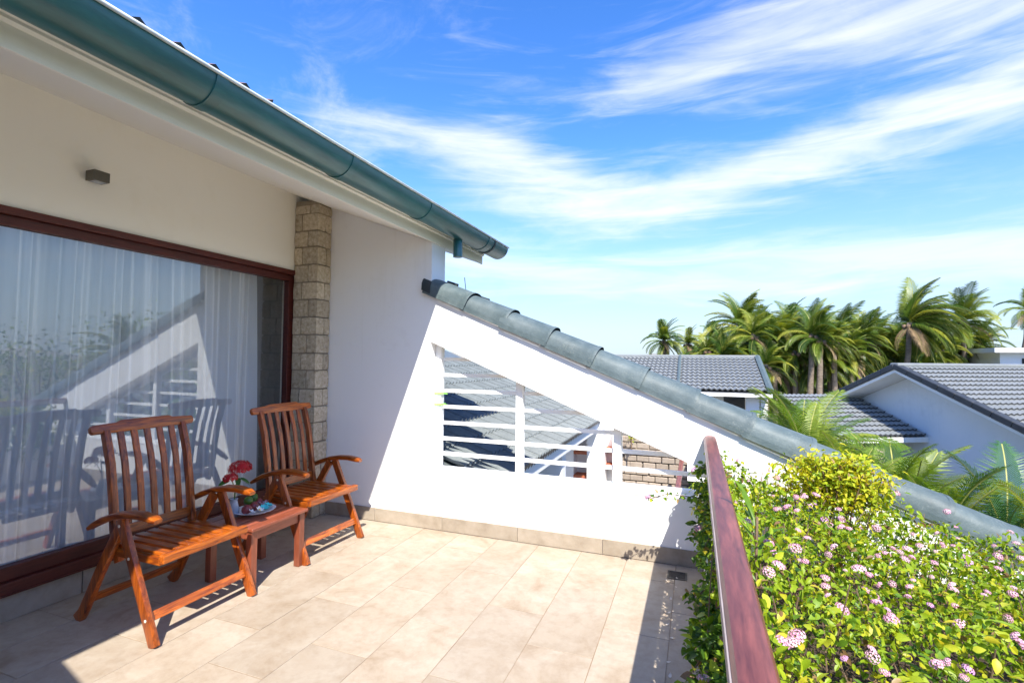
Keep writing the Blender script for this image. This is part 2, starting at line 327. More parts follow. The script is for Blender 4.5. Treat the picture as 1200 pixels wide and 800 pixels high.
# ------------------------------------------------------------------ mesh helpers
class MB:
    def __init__(s): s.v = []; s.f = []; s.m = []
    def add(s, vs, fs, mi=0):
        o = len(s.v); s.v.extend([tuple(v) for v in vs])
        for f in fs: s.f.append(tuple(o+i for i in f)); s.m.append(mi)
        return s
    def box(s, x0, x1, y0, y1, z0, z1, mi=0):
        return s.add([(x0, y0, z0), (x1, y0, z0), (x1, y1, z0), (x0, y1, z0), (x0, y0, z1), (x1, y0, z1), (x1, y1, z1), (x0, y1, z1)],
                     [(0, 3, 2, 1), (4, 5, 6, 7), (0, 1, 5, 4), (1, 2, 6, 5), (2, 3, 7, 6), (3, 0, 4, 7)], mi)
    def prism(s, poly, axis, a, b, mi=0):
        # poly: 2-D outline; axis: the axis it is extruded along
        def P(p, t):
            if axis == 'y': return (p[0], t, p[1])
            if axis == 'x': return (t, p[0], p[1])
            return (p[0], p[1], t)
        n = len(poly); vs = [P(p, a) for p in poly]+[P(p, b) for p in poly]
        fs = [tuple(range(n))[::-1], tuple(range(n, 2*n))]+[(i, (i+1) % n, n+(i+1) % n, n+i) for i in range(n)]
        return s.add(vs, fs, mi)
    def sweep(s, pts, prof, side=Vector((0, 1, 0)), mi=0, scales=None, cap=True):
        # prof: (u, v) outline; u runs along `side`, v along side x tangent
        pts = [Vector(p) for p in pts]; n = len(prof); rings = []
        for i, p in enumerate(pts):
            t = (pts[min(i+1, len(pts)-1)]-pts[max(i-1, 0)]).normalized()
            sd = (side-t*side.dot(t)).normalized(); up = t.cross(sd)*-1
            k = scales[i] if scales else 1
            k = k if isinstance(k, tuple) else (k, k)
            rings.append([p+sd*u*k[0]+up*v*k[1] for u, v in prof])
        vs = [q for r in rings for q in r]; fs = []
        for i in range(len(pts)-1):
            for j in range(n):
                a, b = i*n+j, i*n+(j+1) % n; fs.append((a, b, b+n, a+n))
        if cap: fs.append(tuple(range(n))[::-1]); fs.append(tuple(range((len(pts)-1)*n, len(pts)*n)))
        return s.add(vs, fs, mi)
    def tube(s, pts, r, n=6, mi=0, scales=None):
        t = (Vector(pts[-1])-Vector(pts[0])).normalized()
        side = Vector((1, 0, 0)) if abs(t.x) < .8 else Vector((0, 1, 0))
        return s.sweep(pts, [(r*cos(2*pi*k/n), r*sin(2*pi*k/n)) for k in range(n)], side, mi, scales)
    def lathe(s, prof, c=(0, 0, 0), n=20, mi=0, sx=1, sy=1):
        vs = []; fs = []; m = len(prof)
        for i in range(n):
            a = 2*pi*i/n
            for r, z in prof: vs.append((c[0]+r*cos(a)*sx, c[1]+r*sin(a)*sy, c[2]+z))
        for i in range(n):
            for j in range(m-1):
                a = i*m+j; b = ((i+1) % n)*m+j; fs.append((a, b, b+1, a+1))
        return s.add(vs, fs, mi)
    def mesh(s, name, mats, smooth=False, bevel=0, segs=2, weld=False, angle=None, fixn=True):
        me = bpy.data.meshes.new(name); me.from_pydata(s.v, [], s.f)
        mats = mats if isinstance(mats, (list, tuple)) else [mats]
        for m in mats: me.materials.append(m)
        if len(mats) > 1: me.polygons.foreach_set('material_index', s.m)
        if weld or bevel or fixn:
            bm = bmesh.new(); bm.from_mesh(me)
            if weld: bmesh.ops.remove_doubles(bm, verts=bm.verts, dist=1e-5)
            if fixn and len(bm.faces) < 20000: bmesh.ops.recalc_face_normals(bm, faces=bm.faces)
            if bevel:
                es = [e for e in bm.edges if len(e.link_faces) == 2 and e.calc_face_angle(0) > .5]
                bmesh.ops.bevel(bm, geom=es, offset=bevel, segments=segs, affect='EDGES', profile=.6, clamp_overlap=True)
            bm.to_mesh(me); bm.free()
        if smooth:
            me.polygons.foreach_set('use_smooth', [True]*len(me.polygons))
            if angle: me.set_sharp_from_angle(angle=radians(angle))
        me.update(); return me
    def obj(s, name, mats, parent=None, **k):
        return link(name, s.mesh(name, mats, **k), parent)
def link(name, me, parent=None, loc=None, rot=None, scale=None):
    o = bpy.data.objects.new(name, me); COL.objects.link(o)
    if parent is not None: o.parent = parent
    if loc is not None: o.location = loc
    if rot is not None: o.rotation_euler = rot
    if scale is not None: o.scale = scale if isinstance(scale, (tuple, list, Vector)) else (scale,)*3
    return o
def tag(o, label, cat, group=None, kind=None):
    if label: o['label'] = label
    if cat: o['category'] = cat
    if group: o['group'] = group
    if kind: o['kind'] = kind
    return o
def thing(name, label, cat, loc=(0, 0, 0), rz=0, group=None):
    o = bpy.data.objects.new(name, None); COL.objects.link(o); o.location = loc; o.rotation_euler = (0, 0, rz)
    o.empty_display_size = .1
    return tag(o, label, cat, group)
def structure(o): o['kind'] = 'structure'; return o
def stuff(o): o['kind'] = 'stuff'; return o
def copy_tree(o, parent=None):
    c = o.copy(); COL.objects.link(c)
    if parent is not None: c.parent = parent
    for ch in list(o.children): copy_tree(ch, c)
    return c
def extrude_polys(polys, y0, y1):
    # plan polygons in XZ sharing corners; walls are made only along their outer outline
    idx = {}; pts = []
    def vid(p):
        k = (round(p[0], 4), round(p[1], 4))
        if k not in idx: idx[k] = len(pts); pts.append(k)
        return idx[k]
    F = [[vid(p) for p in pl] for pl in polys]; n = len(pts)
    cnt = {}
    for f in F:
        for a, b in zip(f, f[1:]+f[:1]): cnt[(a, b)] = 1
    mb = MB(); fs = []
    for f in F: fs.append(tuple(f)); fs.append(tuple(n+i for i in reversed(f)))
    for (a, b) in cnt:
        if (b, a) not in cnt: fs.append((b, a, n+a, n+b))
    mb.add([(x, y0, z) for x, z in pts]+[(x, y1, z) for x, z in pts], fs)
    return mb

# ------------------------------------------------------------------ ground and terrace
GZ = -3.4
g = MB(); R_ = 3000
g.add([(-R_, -R_, GZ), (R_, -R_, GZ), (R_, R_, GZ), (-R_, R_, GZ)], [(0, 1, 2, 3)])
structure(g.obj('ground', M['ground']))
def hills():
    mb = MB(); n = 90; vs = []; fs = []
    for i in range(n+1):
        a = radians(-80+170*i/n)
        h = 9+7*sin(i*.31)+5*sin(i*.83+1)+3*sin(i*1.9)
        for (r, z) in ((560, GZ-1), (640, h*.7), (720, h), (900, GZ-1)):
            vs.append((r*sin(a), r*cos(a), z))
    for i in range(n):
        for j in range(3): k = i*4+j; fs.append((k, k+4, k+5, k+1))
    mb.add(vs, fs); structure(mb.obj('hills', M['hill'], smooth=True))
hills()

FX = -3.64                        # plane of the facade
WY0, WY1 = 3.877, 4.127           # end wall
NY0, NY1 = -0.39, -0.14           # matching wall behind the camera
terrace = MB().box(FX-.1, .05, NY1, WY0-.0005, -.25, -.0035).obj('terrace_floor', M['grout'])
structure(terrace)
def floor_tiles():
    pitch, ln, gap = .352, .72, .003
    def tile_mesh(w, l): return MB().box(-w/2+gap/2, w/2-gap/2, -l/2+gap/2, l/2-gap/2, -.0033, 0).mesh('tile', M['tile'], bevel=.0015, segs=1)
    cache = {}
    def put(x0, x1, y0, y1):
        k = (round(x1-x0, 3), round(y1-y0, 3))
        if k not in cache: cache[k] = tile_mesh(x1-x0, y1-y0)
        z = random.uniform(-.0006, .0006)
        link('tile', cache[k], terrace, ((x0+x1)/2, (y0+y1)/2, z), (random.uniform(-.0008, .0008), random.uniform(-.0008, .0008), 0))
    x1 = -.138; c = 0
    while x1 > FX+.01:
        x0 = max(x1-pitch, FX)
        y = 3.238+.72*2 if c % 2 == 1 else 2.83+.72*2
        while y > NY1:
            a, b = max(y-ln, NY1), min(y, WY0-.012)
            if b-a > .02: put(x0, x1, a, b)
            y -= ln
        x1 = x0; c += 1
    y = WY0-.012
    while y > NY1:
        a = max(y-.72, NY1); put(-.138, .045, a, y); y = a
floor_tiles()

# ------------------------------------------------------------------ house: facade, eaves, column, door
def soffit_z(x): return 3.075-.37*(x-FX)
house = thing('house', 'white house front under sloping eaves with a stone column and a dark framed glass door', 'house', (FX, 1.8, 0))
HL = Matrix.Translation((-FX, -1.8, 0))
def hpart(mb, name, m, parent=None, **k):
    o = mb.obj(name, m, parent or house, **k)
    if parent is None: o.matrix_parent_inverse = HL
    return o
w = MB()
w.box(FX-.2, FX, NY1, WY0-.001, 2.337, 3.074)
w.box(FX-.2, FX, 3.759, WY0-.001, .002, 2.337)
hpart(w, 'wall', M['cream'])
kb = MB().box(FX-.2, FX-.012, NY1, 3.759, -.01, .148)
hpart(kb, 'door_kerb', M['grout'])
tm = MB().box(FX-.0115, FX+.002, -.357, .357, 0, .146).mesh('kerb_tile', M['skirt'], bevel=.0015, segs=1)
for k, yc in enumerate([.22+.72*i for i in range(5)]):
    o = link('kerb_tile', tm, house, (0, min(yc, 3.40), 0)); o.matrix_parent_inverse = HL
# soffit, fascia and mouldings
EY0, EY1 = -.72, 4.95
sf = MB().prism([(FX-.25, soffit_z(FX-.25)), (-2.222, 2.552), (-2.222, 2.60), (FX-.25, soffit_z(FX-.25)+.05)], 'y', EY0, EY1)
hpart(sf, 'soffit', M['cream'])
fa = MB().prism([(-2.220, 2.546), (-2.206, 2.546), (-2.206, 2.632), (-2.186, 2.640), (-2.186, 2.652), (-2.172, 2.660), (-2.172, 2.690), (-2.166, 2.695), (-2.166, 2.72), (-2.220, 2.72)], 'y', EY0, EY1)
hpart(fa, 'fascia', M['cream'], smooth=False)
# roof deck and the row of tiles at the eave
rd = MB().prism([(-2.16, 2.735), (-2.16, 2.775), (-7.4, 2.775+.37*5.24), (-7.4, 2.735+.37*5.24)], 'y', EY0, EY1)
hpart(rd, 'roof', M['redtile'])
def wave_tile(wd, ln, waves, amp, thick, samples=4):
    # one interlocking tile: waves across x, laid down the slope along -y (its lower lip at y=-ln)
    mb = MB(); n = waves*samples; vs = []; fs = []
    for row, (yy, zz, dz) in enumerate(((0, 0, 0), (-ln, .026, 0), (-ln, .026, -thick))):
        for i in range(n+1):
            x = -wd/2+wd*i/n
            vs.append((x, yy, zz+amp*(0.5+0.5*cos(2*pi*i/samples))**1.6+dz))
    for r in range(2):
        for i in range(n):
            a = r*(n+1)+i; fs.append((a, a+n+1, a+n+2, a+1))
    mb.add(vs, fs); mb.m = [0]*n+[1]*n; return mb  # second slot darkens the lip riser: painted shade of the gap below
et = MB()
wave = wave_tile(.33, .36, 2, .035, .03)
et_me = wave.mesh('roof_tile', [M['redtile'], M['darkroof']], smooth=True, angle=50, fixn=False)
for i in range(17):
    y = -.55+.33*i
    o = link('roof_tile', et_me, house); o.matrix_parent_inverse = HL
    o.matrix_basis = Matrix.Translation((-2.42, y, 2.875+(.035 if y < 2.05 else .0))) @ Matrix.Rotation(math.atan(.37), 4, 'Y') @ Matrix.Rotation(pi/2, 4, 'Z')
# stone column, laid stone by stone
column = MB().box(FX+.003, -3.363, 3.70, 3.874, 0, soffit_z(-3.5)-.02).obj('stone_column', M['mortar'], house)
column.matrix_parent_inverse = HL
def stone(x0, x1, y0, y1, z0, z1):
    mb = MB(); j = lambda: random.uniform(-.0022, .0022)
    nx = ny = nz = 3
    bm = bmesh.new(); bmesh.ops.create_cube(bm, size=1)
    bmesh.ops.subdivide_edges(bm, edges=bm.edges[:], cuts=1, use_grid_fill=True)
    for v in bm.verts:
        ex = sum(1 for q in v.co if abs(abs(q)-.5) < 1e-4)
        k = 1-.035*(ex-1) if ex > 1 else 1
        v.co = Vector((x0+(x1-x0)*(v.co.x*k+.5)+j(), y0+(y1-y0)*(v.co.y*k+.5)+j(), z0+(z1-z0)*(v.co.z*k+.5)+j()))
    me = bpy.data.meshes.new('stone'); bm.to_mesh(me); bm.free(); me.materials.append(M['stone'])
    o = link('stone', me, column); return o
def build_column():
    z = .0; c = 0; cx, cy = -3.345, 3.687
    while z < soffit_z(-3.4)-.03:
        h = random.uniform(.15, .182); t = min(z+h, soffit_z(-3.36)-.012); g2 = .0045
        if t-z < .05: break
        if c % 2 == 0:
            sx = cx-random.uniform(.17, .2); sy = cy+random.uniform(.10, .13)
        else:
            sx = cx-random.uniform(.09, .13); sy = 3.872
        stone(sx, cx, cy, sy-(0 if sy > 3.87 else 0), z+g2/2, t-g2/2)
        if sy < 3.86: stone(cx-.09, cx-.003, sy+g2, 3.873, z+g2/2, t-g2/2)
        stone(FX+.004, sx-g2, cy+.002, cy+.12, z+g2/2, t-g2/2)
        z = t; c += 1
build_column()

# door
DY0, DY1 = -.10, 3.757
door = thing('sliding_door', None, None); door.parent = house; door.matrix_parent_inverse = HL
fr = MB()
def mitre_frame(y0, y1, z0, z1, wt, wb, x0, x1):
    m = MB()
    m.box(x0, x1, y0, y1, z1-wt, z1); m.box(x0, x1, y0, y1, z0, z0+wb)
    m.box(x0, x1-.001, y1-wt, y1-.0005, z0+wb, z1-wt); m.box(x0, x1-.001, y0+.0005, y0+wt, z0+wb, z1-wt)
    return m
mitre_frame(DY0, DY1, .150, 2.335, .045, .07, FX-.09, FX+.022).obj('door_frame', M['frame'], door, bevel=.006)
sash = mitre_frame(DY0+.046, DY1-.046, .221, 2.289, .058, .078, FX-.075, FX-.012).obj('sash', M['frame'], door, bevel=.005)
gp = MB().box(FX-.052, FX-.046, DY0+.10, DY1-.10, .297, 2.233); gp.m = [1, 1, 1, 0, 1, 1]
gp.obj('glass', [M['glass'], M['clear']], door)
MB().box(FX-.03, FX+.035, DY0, DY1-.002, .1495, .158).obj('threshold', M['frame'], door, bevel=.002)

# room behind the glass
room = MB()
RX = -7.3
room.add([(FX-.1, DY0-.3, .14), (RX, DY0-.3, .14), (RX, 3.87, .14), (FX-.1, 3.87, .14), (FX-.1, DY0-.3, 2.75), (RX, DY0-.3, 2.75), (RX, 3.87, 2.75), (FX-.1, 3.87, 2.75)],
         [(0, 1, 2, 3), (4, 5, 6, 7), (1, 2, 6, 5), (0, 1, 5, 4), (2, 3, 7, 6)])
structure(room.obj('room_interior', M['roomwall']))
inner = thing('interior_stone_pier', 'dark stone pier inside the room at the right end of the glass door', 'stone pier', (-4.55, 3.72, .14))
for i in range(13):
    for (a, b) in (((-.19, .02), (.03, .17)) if i % 2 else ((-.19, -.06), (-.05, .17))):
        MB().box(a, b, -.11, .12, i*.165+.004, i*.165+.161).obj('stone', M['stone'], inner, bevel=.008, segs=1)

def curtain():
    mb = MB(); ny, nz = 420, 14; y0, y1 = -.15, 3.43; vs = []; fs = []
    ph = [random.uniform(0, 6.28) for _ in range(6)]
    for j in range(nz+1):
        tz = j/nz; z = .165+tz*2.16
        for i in range(ny+1):
            t = i/ny; y = y0+(y1-y0)*t
            q = y*1.0+.035*sin(y*3.1+ph[0])+.03*(1-tz)*sin(y*5+ph[1])
            a = .062+.022*sin(y*1.9+ph[2])
            x = a*sin(q*2*pi/.24+1.1*sin(y*4.3+ph[3])+.5*sin(q*4*pi/.24+y))+.016*sin(q*2*pi/.062+ph[4]+1.2*sin(y*2.2))*(.5+.5*tz)+.03*(1-tz)*sin(y*2.3+ph[5])
            vs.append((-3.825+x, y+.006*(1-tz)*sin(y*11), z))
    for j in range(nz):
        for i in range(ny):
            k = j*(ny+1)+i; fs.append((k, k+1, k+ny+2, k+ny+1))
    mb.add(vs, fs)
    tag(mb.obj('curtain', M['curtain'], smooth=True, fixn=False), 'sheer pale blue white curtain hanging in long folds behind the glass', 'curtain')
curtain()

# wall lamp above the door
lamp = thing('wall_lamp', 'small square grey lamp on the wall above the glass door', 'wall lamp', (FX, 1.985, 2.64))
MB().box(.012, .10, -.045, .045, -.032, .032).obj('lamp_body', M['lamp'], lamp, bevel=.003)
MB().box(.0, .012, -.03, .03, -.024, .024).obj('back_plate', M['lamp'], lamp)
MB().box(.03, .085, -.03, .03, -.0345, -.0325).obj('lens', M['vase'], lamp)

# gutter
gut = thing('rain_gutter', 'teal painted half round gutter along the eave', 'gutter', (-2.04, 2, 2.718))
def arc(r0, r1, a0, a1, n, cx=0, cz=0):
    o = [(cx+r0*cos(radians(a0+(a1-a0)*i/n)), cz+r0*sin(radians(a0+(a1-a0)*i/n))) for i in range(n+1)]
    i_ = [(cx+r1*cos(radians(a1+(a0-a1)*i/n)), cz+r1*sin(radians(a1+(a0-a1)*i/n))) for i in range(n+1)]
    return o+i_
GY0, GY1 = EY0-.1-2, 5.0-2
MB().prism(arc(.119, .113, -180, 0, 18), 'y', GY0, GY1).obj('trough', M['gutter'], gut, smooth=True, angle=40)
MB().prism(arc(.113, .02, -180, 0, 12), 'y', GY1-.004, GY1+.001).obj('end_cap', M['gutter'], gut)
MB().tube([(.126, GY0, .0), (.126, GY1, .0)], .0085, 8).obj('rolled_lip', M['gutterlip'], gut, smooth=True)
for y in (-.95, .0, 1.52, 2.42, 3.36, 4.5):
    MB().prism(arc(.1245, .1175, -182, 2, 18), 'y', y-2-.028, y-2+.028).obj('joint_band', M['gutter'], gut, smooth=True, angle=40)
MB().prism(arc(.126, .12, -120, 5, 12), 'y', 4.62-2, 4.645-2).obj('bracket', M['slatedark'], gut)
MB().lathe([(.0, -.275), (.043, -.275), (.043, -.11), (.035, -.10)], (-.03, 4.08-2, 0), 18).obj('outlet_pipe', M['gutter'], gut, smooth=True, angle=40)

# ------------------------------------------------------------------ gable walls with ridge caps
def wall_top(x): return 1.135-.43*x
XE = 4.2
def gable_wall(y0, y1, opening, name, label):
    t = thing(name, label, 'wall', (-2.2, (y0+y1)/2, 0))
    inv = Matrix.Translation((2.2, -(y0+y1)/2, 0))
    px = -2.226; tl = wall_top(px)
    top_px = soffit_z(px)-.001
    x0 = FX-.25
    if opening:
        ox, oz0, otl, otr = .13, .497, 1.652, 1.652-.415*(.13-px)
        polys = [[(x0, GZ), (px, GZ), (px, oz0), (px, otl), (px, tl), (px, top_px), (x0, soffit_z(x0))],
                 [(px, GZ), (ox, GZ), (ox, oz0), (px, oz0)],
                 [(px, otl), (ox, otr), (ox, wall_top(ox)), (px, tl)],
                 [(ox, GZ), (XE, GZ), (XE, wall_top(XE)), (ox, wall_top(ox)), (ox, otr), (ox, oz0)]]
    else:
        polys = [[(x0, GZ), (px, GZ), (px, tl), (px, top_px), (x0, soffit_z(x0))], [(px, GZ), (XE, GZ), (XE, wall_top(XE)), (px, tl)]]
    o = extrude_polys(polys, y0, y1).obj('wall_body', M['white'], t); o.matrix_parent_inverse = inv
    return t, inv
endwall, EINV = gable_wall(WY0, WY1, True, 'gable_wall', 'white gable wall with a sloping top of grey ridge tiles and a triangular grille opening')
nearwall, NINV = gable_wall(NY0, NY1, False, 'gable_wall', 'plain white gable wall with sloping ridge tiles at the near end of the terrace')
def ridge_cap_mesh(ln):
    # barrel cap in local coords: x down the slope, y across, z up; its lower lip stands proud
    mb = MB(); prof = []
    n = 12
    for i in range(n+1):
        a = pi*(1-i/n)
        y = .160*cos(a); z = .135*max(0, sin(a))**.62
        prof.append((y, z))
    rows = [(-.06, -.008, .93), (.0, -.001, .965), (ln*.5, .006, .985), (ln-.03, .012, 1.0), (ln-.026, .015, 1.012), (ln, .016, 1.012)]
    vs = []; fs = []
    for (x, dz, k) in rows:
        vs += [(x, y*k, z*k+dz) for y, z in prof]
    m = n+1
    for r in range(len(rows)-1):
        for i in range(n): a = r*m+i; fs.append((a, a+1, a+m+1, a+m))
    mb.add(vs, fs)
    # side skirts hanging over the wall faces
    for sgn in (-1, 1):
        y = sgn*.160
        for (xa, xb, k, dz) in ((-.04, ln, 1.0, .005),):
            mb.add([(xa, y*k, dz), (xb, y*k*1.03, dz+.012), (xb, y*k*1.03, dz-.028), (xa, y*k, dz-.038)], [(0, 1, 2, 3)])
    return mb.mesh('ridge_tile', [M['slate']], smooth=True, angle=45, fixn=False)
SL = math.atan(.43)
cap_me = ridge_cap_mesh(.405)
flank_me = MB().box(0, .37, -.06, .12, -.012, .010).mesh('flank_tile', M['slate'], bevel=.004)
def caps(t, inv, yc, side):
    n = int((XE+2.26)/cos(SL)/.405)+1
    d = Vector((cos(SL), 0, -sin(SL)))
    for i in range(n):
        x = -2.252+d.x*.405*i
        o = link('ridge_tile', cap_me, t); o.matrix_parent_inverse = inv
        jr = random.uniform(-.009, .009)
        o.matrix_basis = Matrix.Translation((x, yc+jr, wall_top(x)+.002)) @ Matrix.Rotation(SL+random.uniform(-.006, .006), 4, 'Y')
        f = link('flank_tile', flank_me, t); f.matrix_parent_inverse = inv
        f.matrix_basis = Matrix.Translation((x+.1, yc+side*.165, wall_top(x+.1)+.062)) @ Matrix.Rotation(SL-.035, 4, 'Y') @ Matrix.Rotation(-side*.32, 4, 'X') @ Matrix.Scale(side, 4, Vector((0, 1, 0)))
caps(endwall, EINV, 4.0, 1)
caps(nearwall, NINV, -.265, -1)
# dark closed end of the first cap and two tile pieces standing up behind it
def cap_end(t, inv, yc):
    mb = MB(); n = 12; vs = []
    for x, k in ((-2.305, 1.03), (-2.215, 1.045)):
        for i in range(n+1):
            a = pi*(1-i/n); vs.append((x, yc+.162*cos(a)*k, wall_top(x)+(.14*max(0, sin(a))**.62)*k-.012))
    fs = [(i, i+1, n+2+i, n+1+i) for i in range(n)]+[tuple(range(n+1))[::-1]]
    mb.add(vs, fs); o = mb.obj('cap_end', M['slatedark'], t, smooth=True, angle=40); o.matrix_parent_inverse = inv
cap_end(endwall, EINV, 4.0); cap_end(nearwall, NINV, -.265)
for (xa, ln, dz) in ((-2.19, .11, .128), (-2.05, .30, .098)):
    mb = MB().box(0, ln, -.02, .02, -.04, .03)
    o = mb.obj('tile_upstand', M['slatedark'], endwall, bevel=.006); o.matrix_parent_inverse = EINV
    o.matrix_basis = Matrix.Translation((xa, 4.11, wall_top(xa)+dz)) @ Matrix.Rotation(SL*.8, 4, 'Y')
# skirting tiles along the foot of the wall
x = .02; k = 0
while x > FX+.3:
    a = max(x-.70, -3.35)
    o = MB().box(a+.0015, x-.0015, WY0-.012, WY0+.001, .001, .118).obj('skirting_tile', M['skirt'], endwall, bevel=.002, segs=1); o.matrix_parent_inverse = EINV
    x = a
    if x <= -3.34: break
# sill ledge of the opening
o = MB().box(-2.222, .128, WY0-.006, WY1+.03, .480, .4975).obj('sill', M['white'], endwall, bevel=.003); o.matrix_parent_inverse = EINV

# grille in the opening
grille = thing('window_grille', None, None); grille.parent = endwall; grille.matrix_parent_inverse = EINV
GYc = 4.0
def gtop(x): return 1.652-.415*(x+2.226)
MB().prism([(-2.222, .499), (-2.165, .499), (-2.165, gtop(-2.165)-.004), (-2.222, gtop(-2.222)-.004)], 'y', GYc-.03, GYc+.03).obj('post', M['metalwhite'], grille)
for xp in (-1.41, -.583):
    MB().prism([(xp-.03, .527), (xp+.03, .527), (xp+.03, gtop(xp+.03)-.004), (xp-.03, gtop(xp-.03)-.004)], 'y', GYc-.032, GYc+.032).obj('post', M['metalwhite'], grille)
MB().box(-2.165, .125, GYc-.028, GYc+.028, .4985, .527).obj('bottom_rail', M['metalwhite'], grille)
MB().prism([(-2.165, gtop(-2.165)-.004), (.125, gtop(.125)-.004), (.125, gtop(.125)-.03), (-2.165, gtop(-2.165)-.03)], 'y', GYc+.05, GYc+.09).obj('sloping_rail', M['metalwhite'], grille)
for z in (1.494, 1.351, 1.208, 1.063, .918, .776, .640):
    xe = min(.125, -2.226+(1.652-z)/.415-.03)
    MB().box(-2.165, xe, GYc+.004, GYc+.03, z-.015, z+.015).obj('bar', M['metalwhite'], grille)
tie_me = MB().prism(arc(.040, .034, 0, 360, 14), 'z', -.005, .005)
for z in (1.185, 1.085):
    m = MB()
    m.box(-.036, .036, -.040, -.036, -.008, .008); m.box(-.036, .036, .036, .040, -.008, .008); m.box(-.040, -.036, -.04, .04, -.008, .008); m.box(.036, .040, -.04, .04, -.008, .008)
    m.box(.036, .10, -.041, -.037, -.004, .004)
    tag(link('cable_tie', m.mesh('cable_tie', M['tie']), None, (-2.193, GYc, z)),
        ('upper' if z > 1.1 else 'lower')+' lime green tie round the left post of the white grille', 'cable tie')
# thin aerial wire beyond the ridge
ant = MB().tube([(0, 0, 0), (.01, 0, .12), (-.005, 0, .24)], .0035, 5)
tag(link('aerial_wire', ant.mesh('aerial_wire', M['slatedark']), None, (-2.02, 4.14, 2.02)), 'thin wire standing up behind the first ridge tiles', 'wire')

# ------------------------------------------------------------------ handrail, planter
hr = thing('handrail', 'plum stained wooden handrail running from the gable wall along the planter', 'handrail', (.1, 2, 0))
prof = [(-.042, -.024), (-.036, -.034), (.032, -.034), (.038, -.024), (.038, .014), (.030, .027), (.014, .033), (-.012, .034), (-.034, .029), (-.042, .018)]
rl = MB().sweep([(0, -2.13, .925), (0, -1, .926), (0, 0, .925), (0, 1, .926), (0, 1.874, .927)], prof, Vector((1, 0, 0)))
rl.obj('rail', M['rail'], hr, smooth=True, angle=35)
MB().box(-.0465, -.0405, -2.13, 1.8735, .8995, .942).obj('pale_edge', M['railedge'], hr, bevel=.0025)  # paler strip along the terrace side of the rail
for y in (-1.6, -.2, 1.2):
    MB().tube([(0, y, .38), (0, y, .893)], .019, 10).obj('post', M['metalwhite'], hr, smooth=True)
pl = thing('planter', 'low white planter kerb under the handrail', 'planter', (.1, 2, 0))
MB().box(-.05, .06, -2.13, 1.876, -.2, .38).obj('kerb', M['white'], pl, bevel=.006)
MB().box(.061, 1.9, -2.13, 1.8765, -.1, .12).obj('soil', M['soil'], pl)
MB().box(1.901, 1.99, -2.13, 1.876, -.6, .16).obj('outer_kerb', M['white'], pl, bevel=.006)

# floor drain
dr = thing('floor_drain', 'square steel floor drain grate in the corner by the planter', 'floor drain', (-.125, 3.68, .002))
MB().box(-.065, .065, -.065, -.052, 0, .004).box(-.065, .065, .052, .065, 0, .004).box(-.065, -.052, -.052, .052, 0, .004).box(.052, .065, -.052, .052, 0, .004).obj('frame', M['drain'], dr)
MB().box(-.052, .052, -.052, .052, -.001, .0012).obj('pit', M['black'], dr)
for i in range(6): MB().box(-.05, .05, -.045+i*.0165, -.037+i*.0165, .0013, .0032).obj('grate_bar', M['drain'], dr)

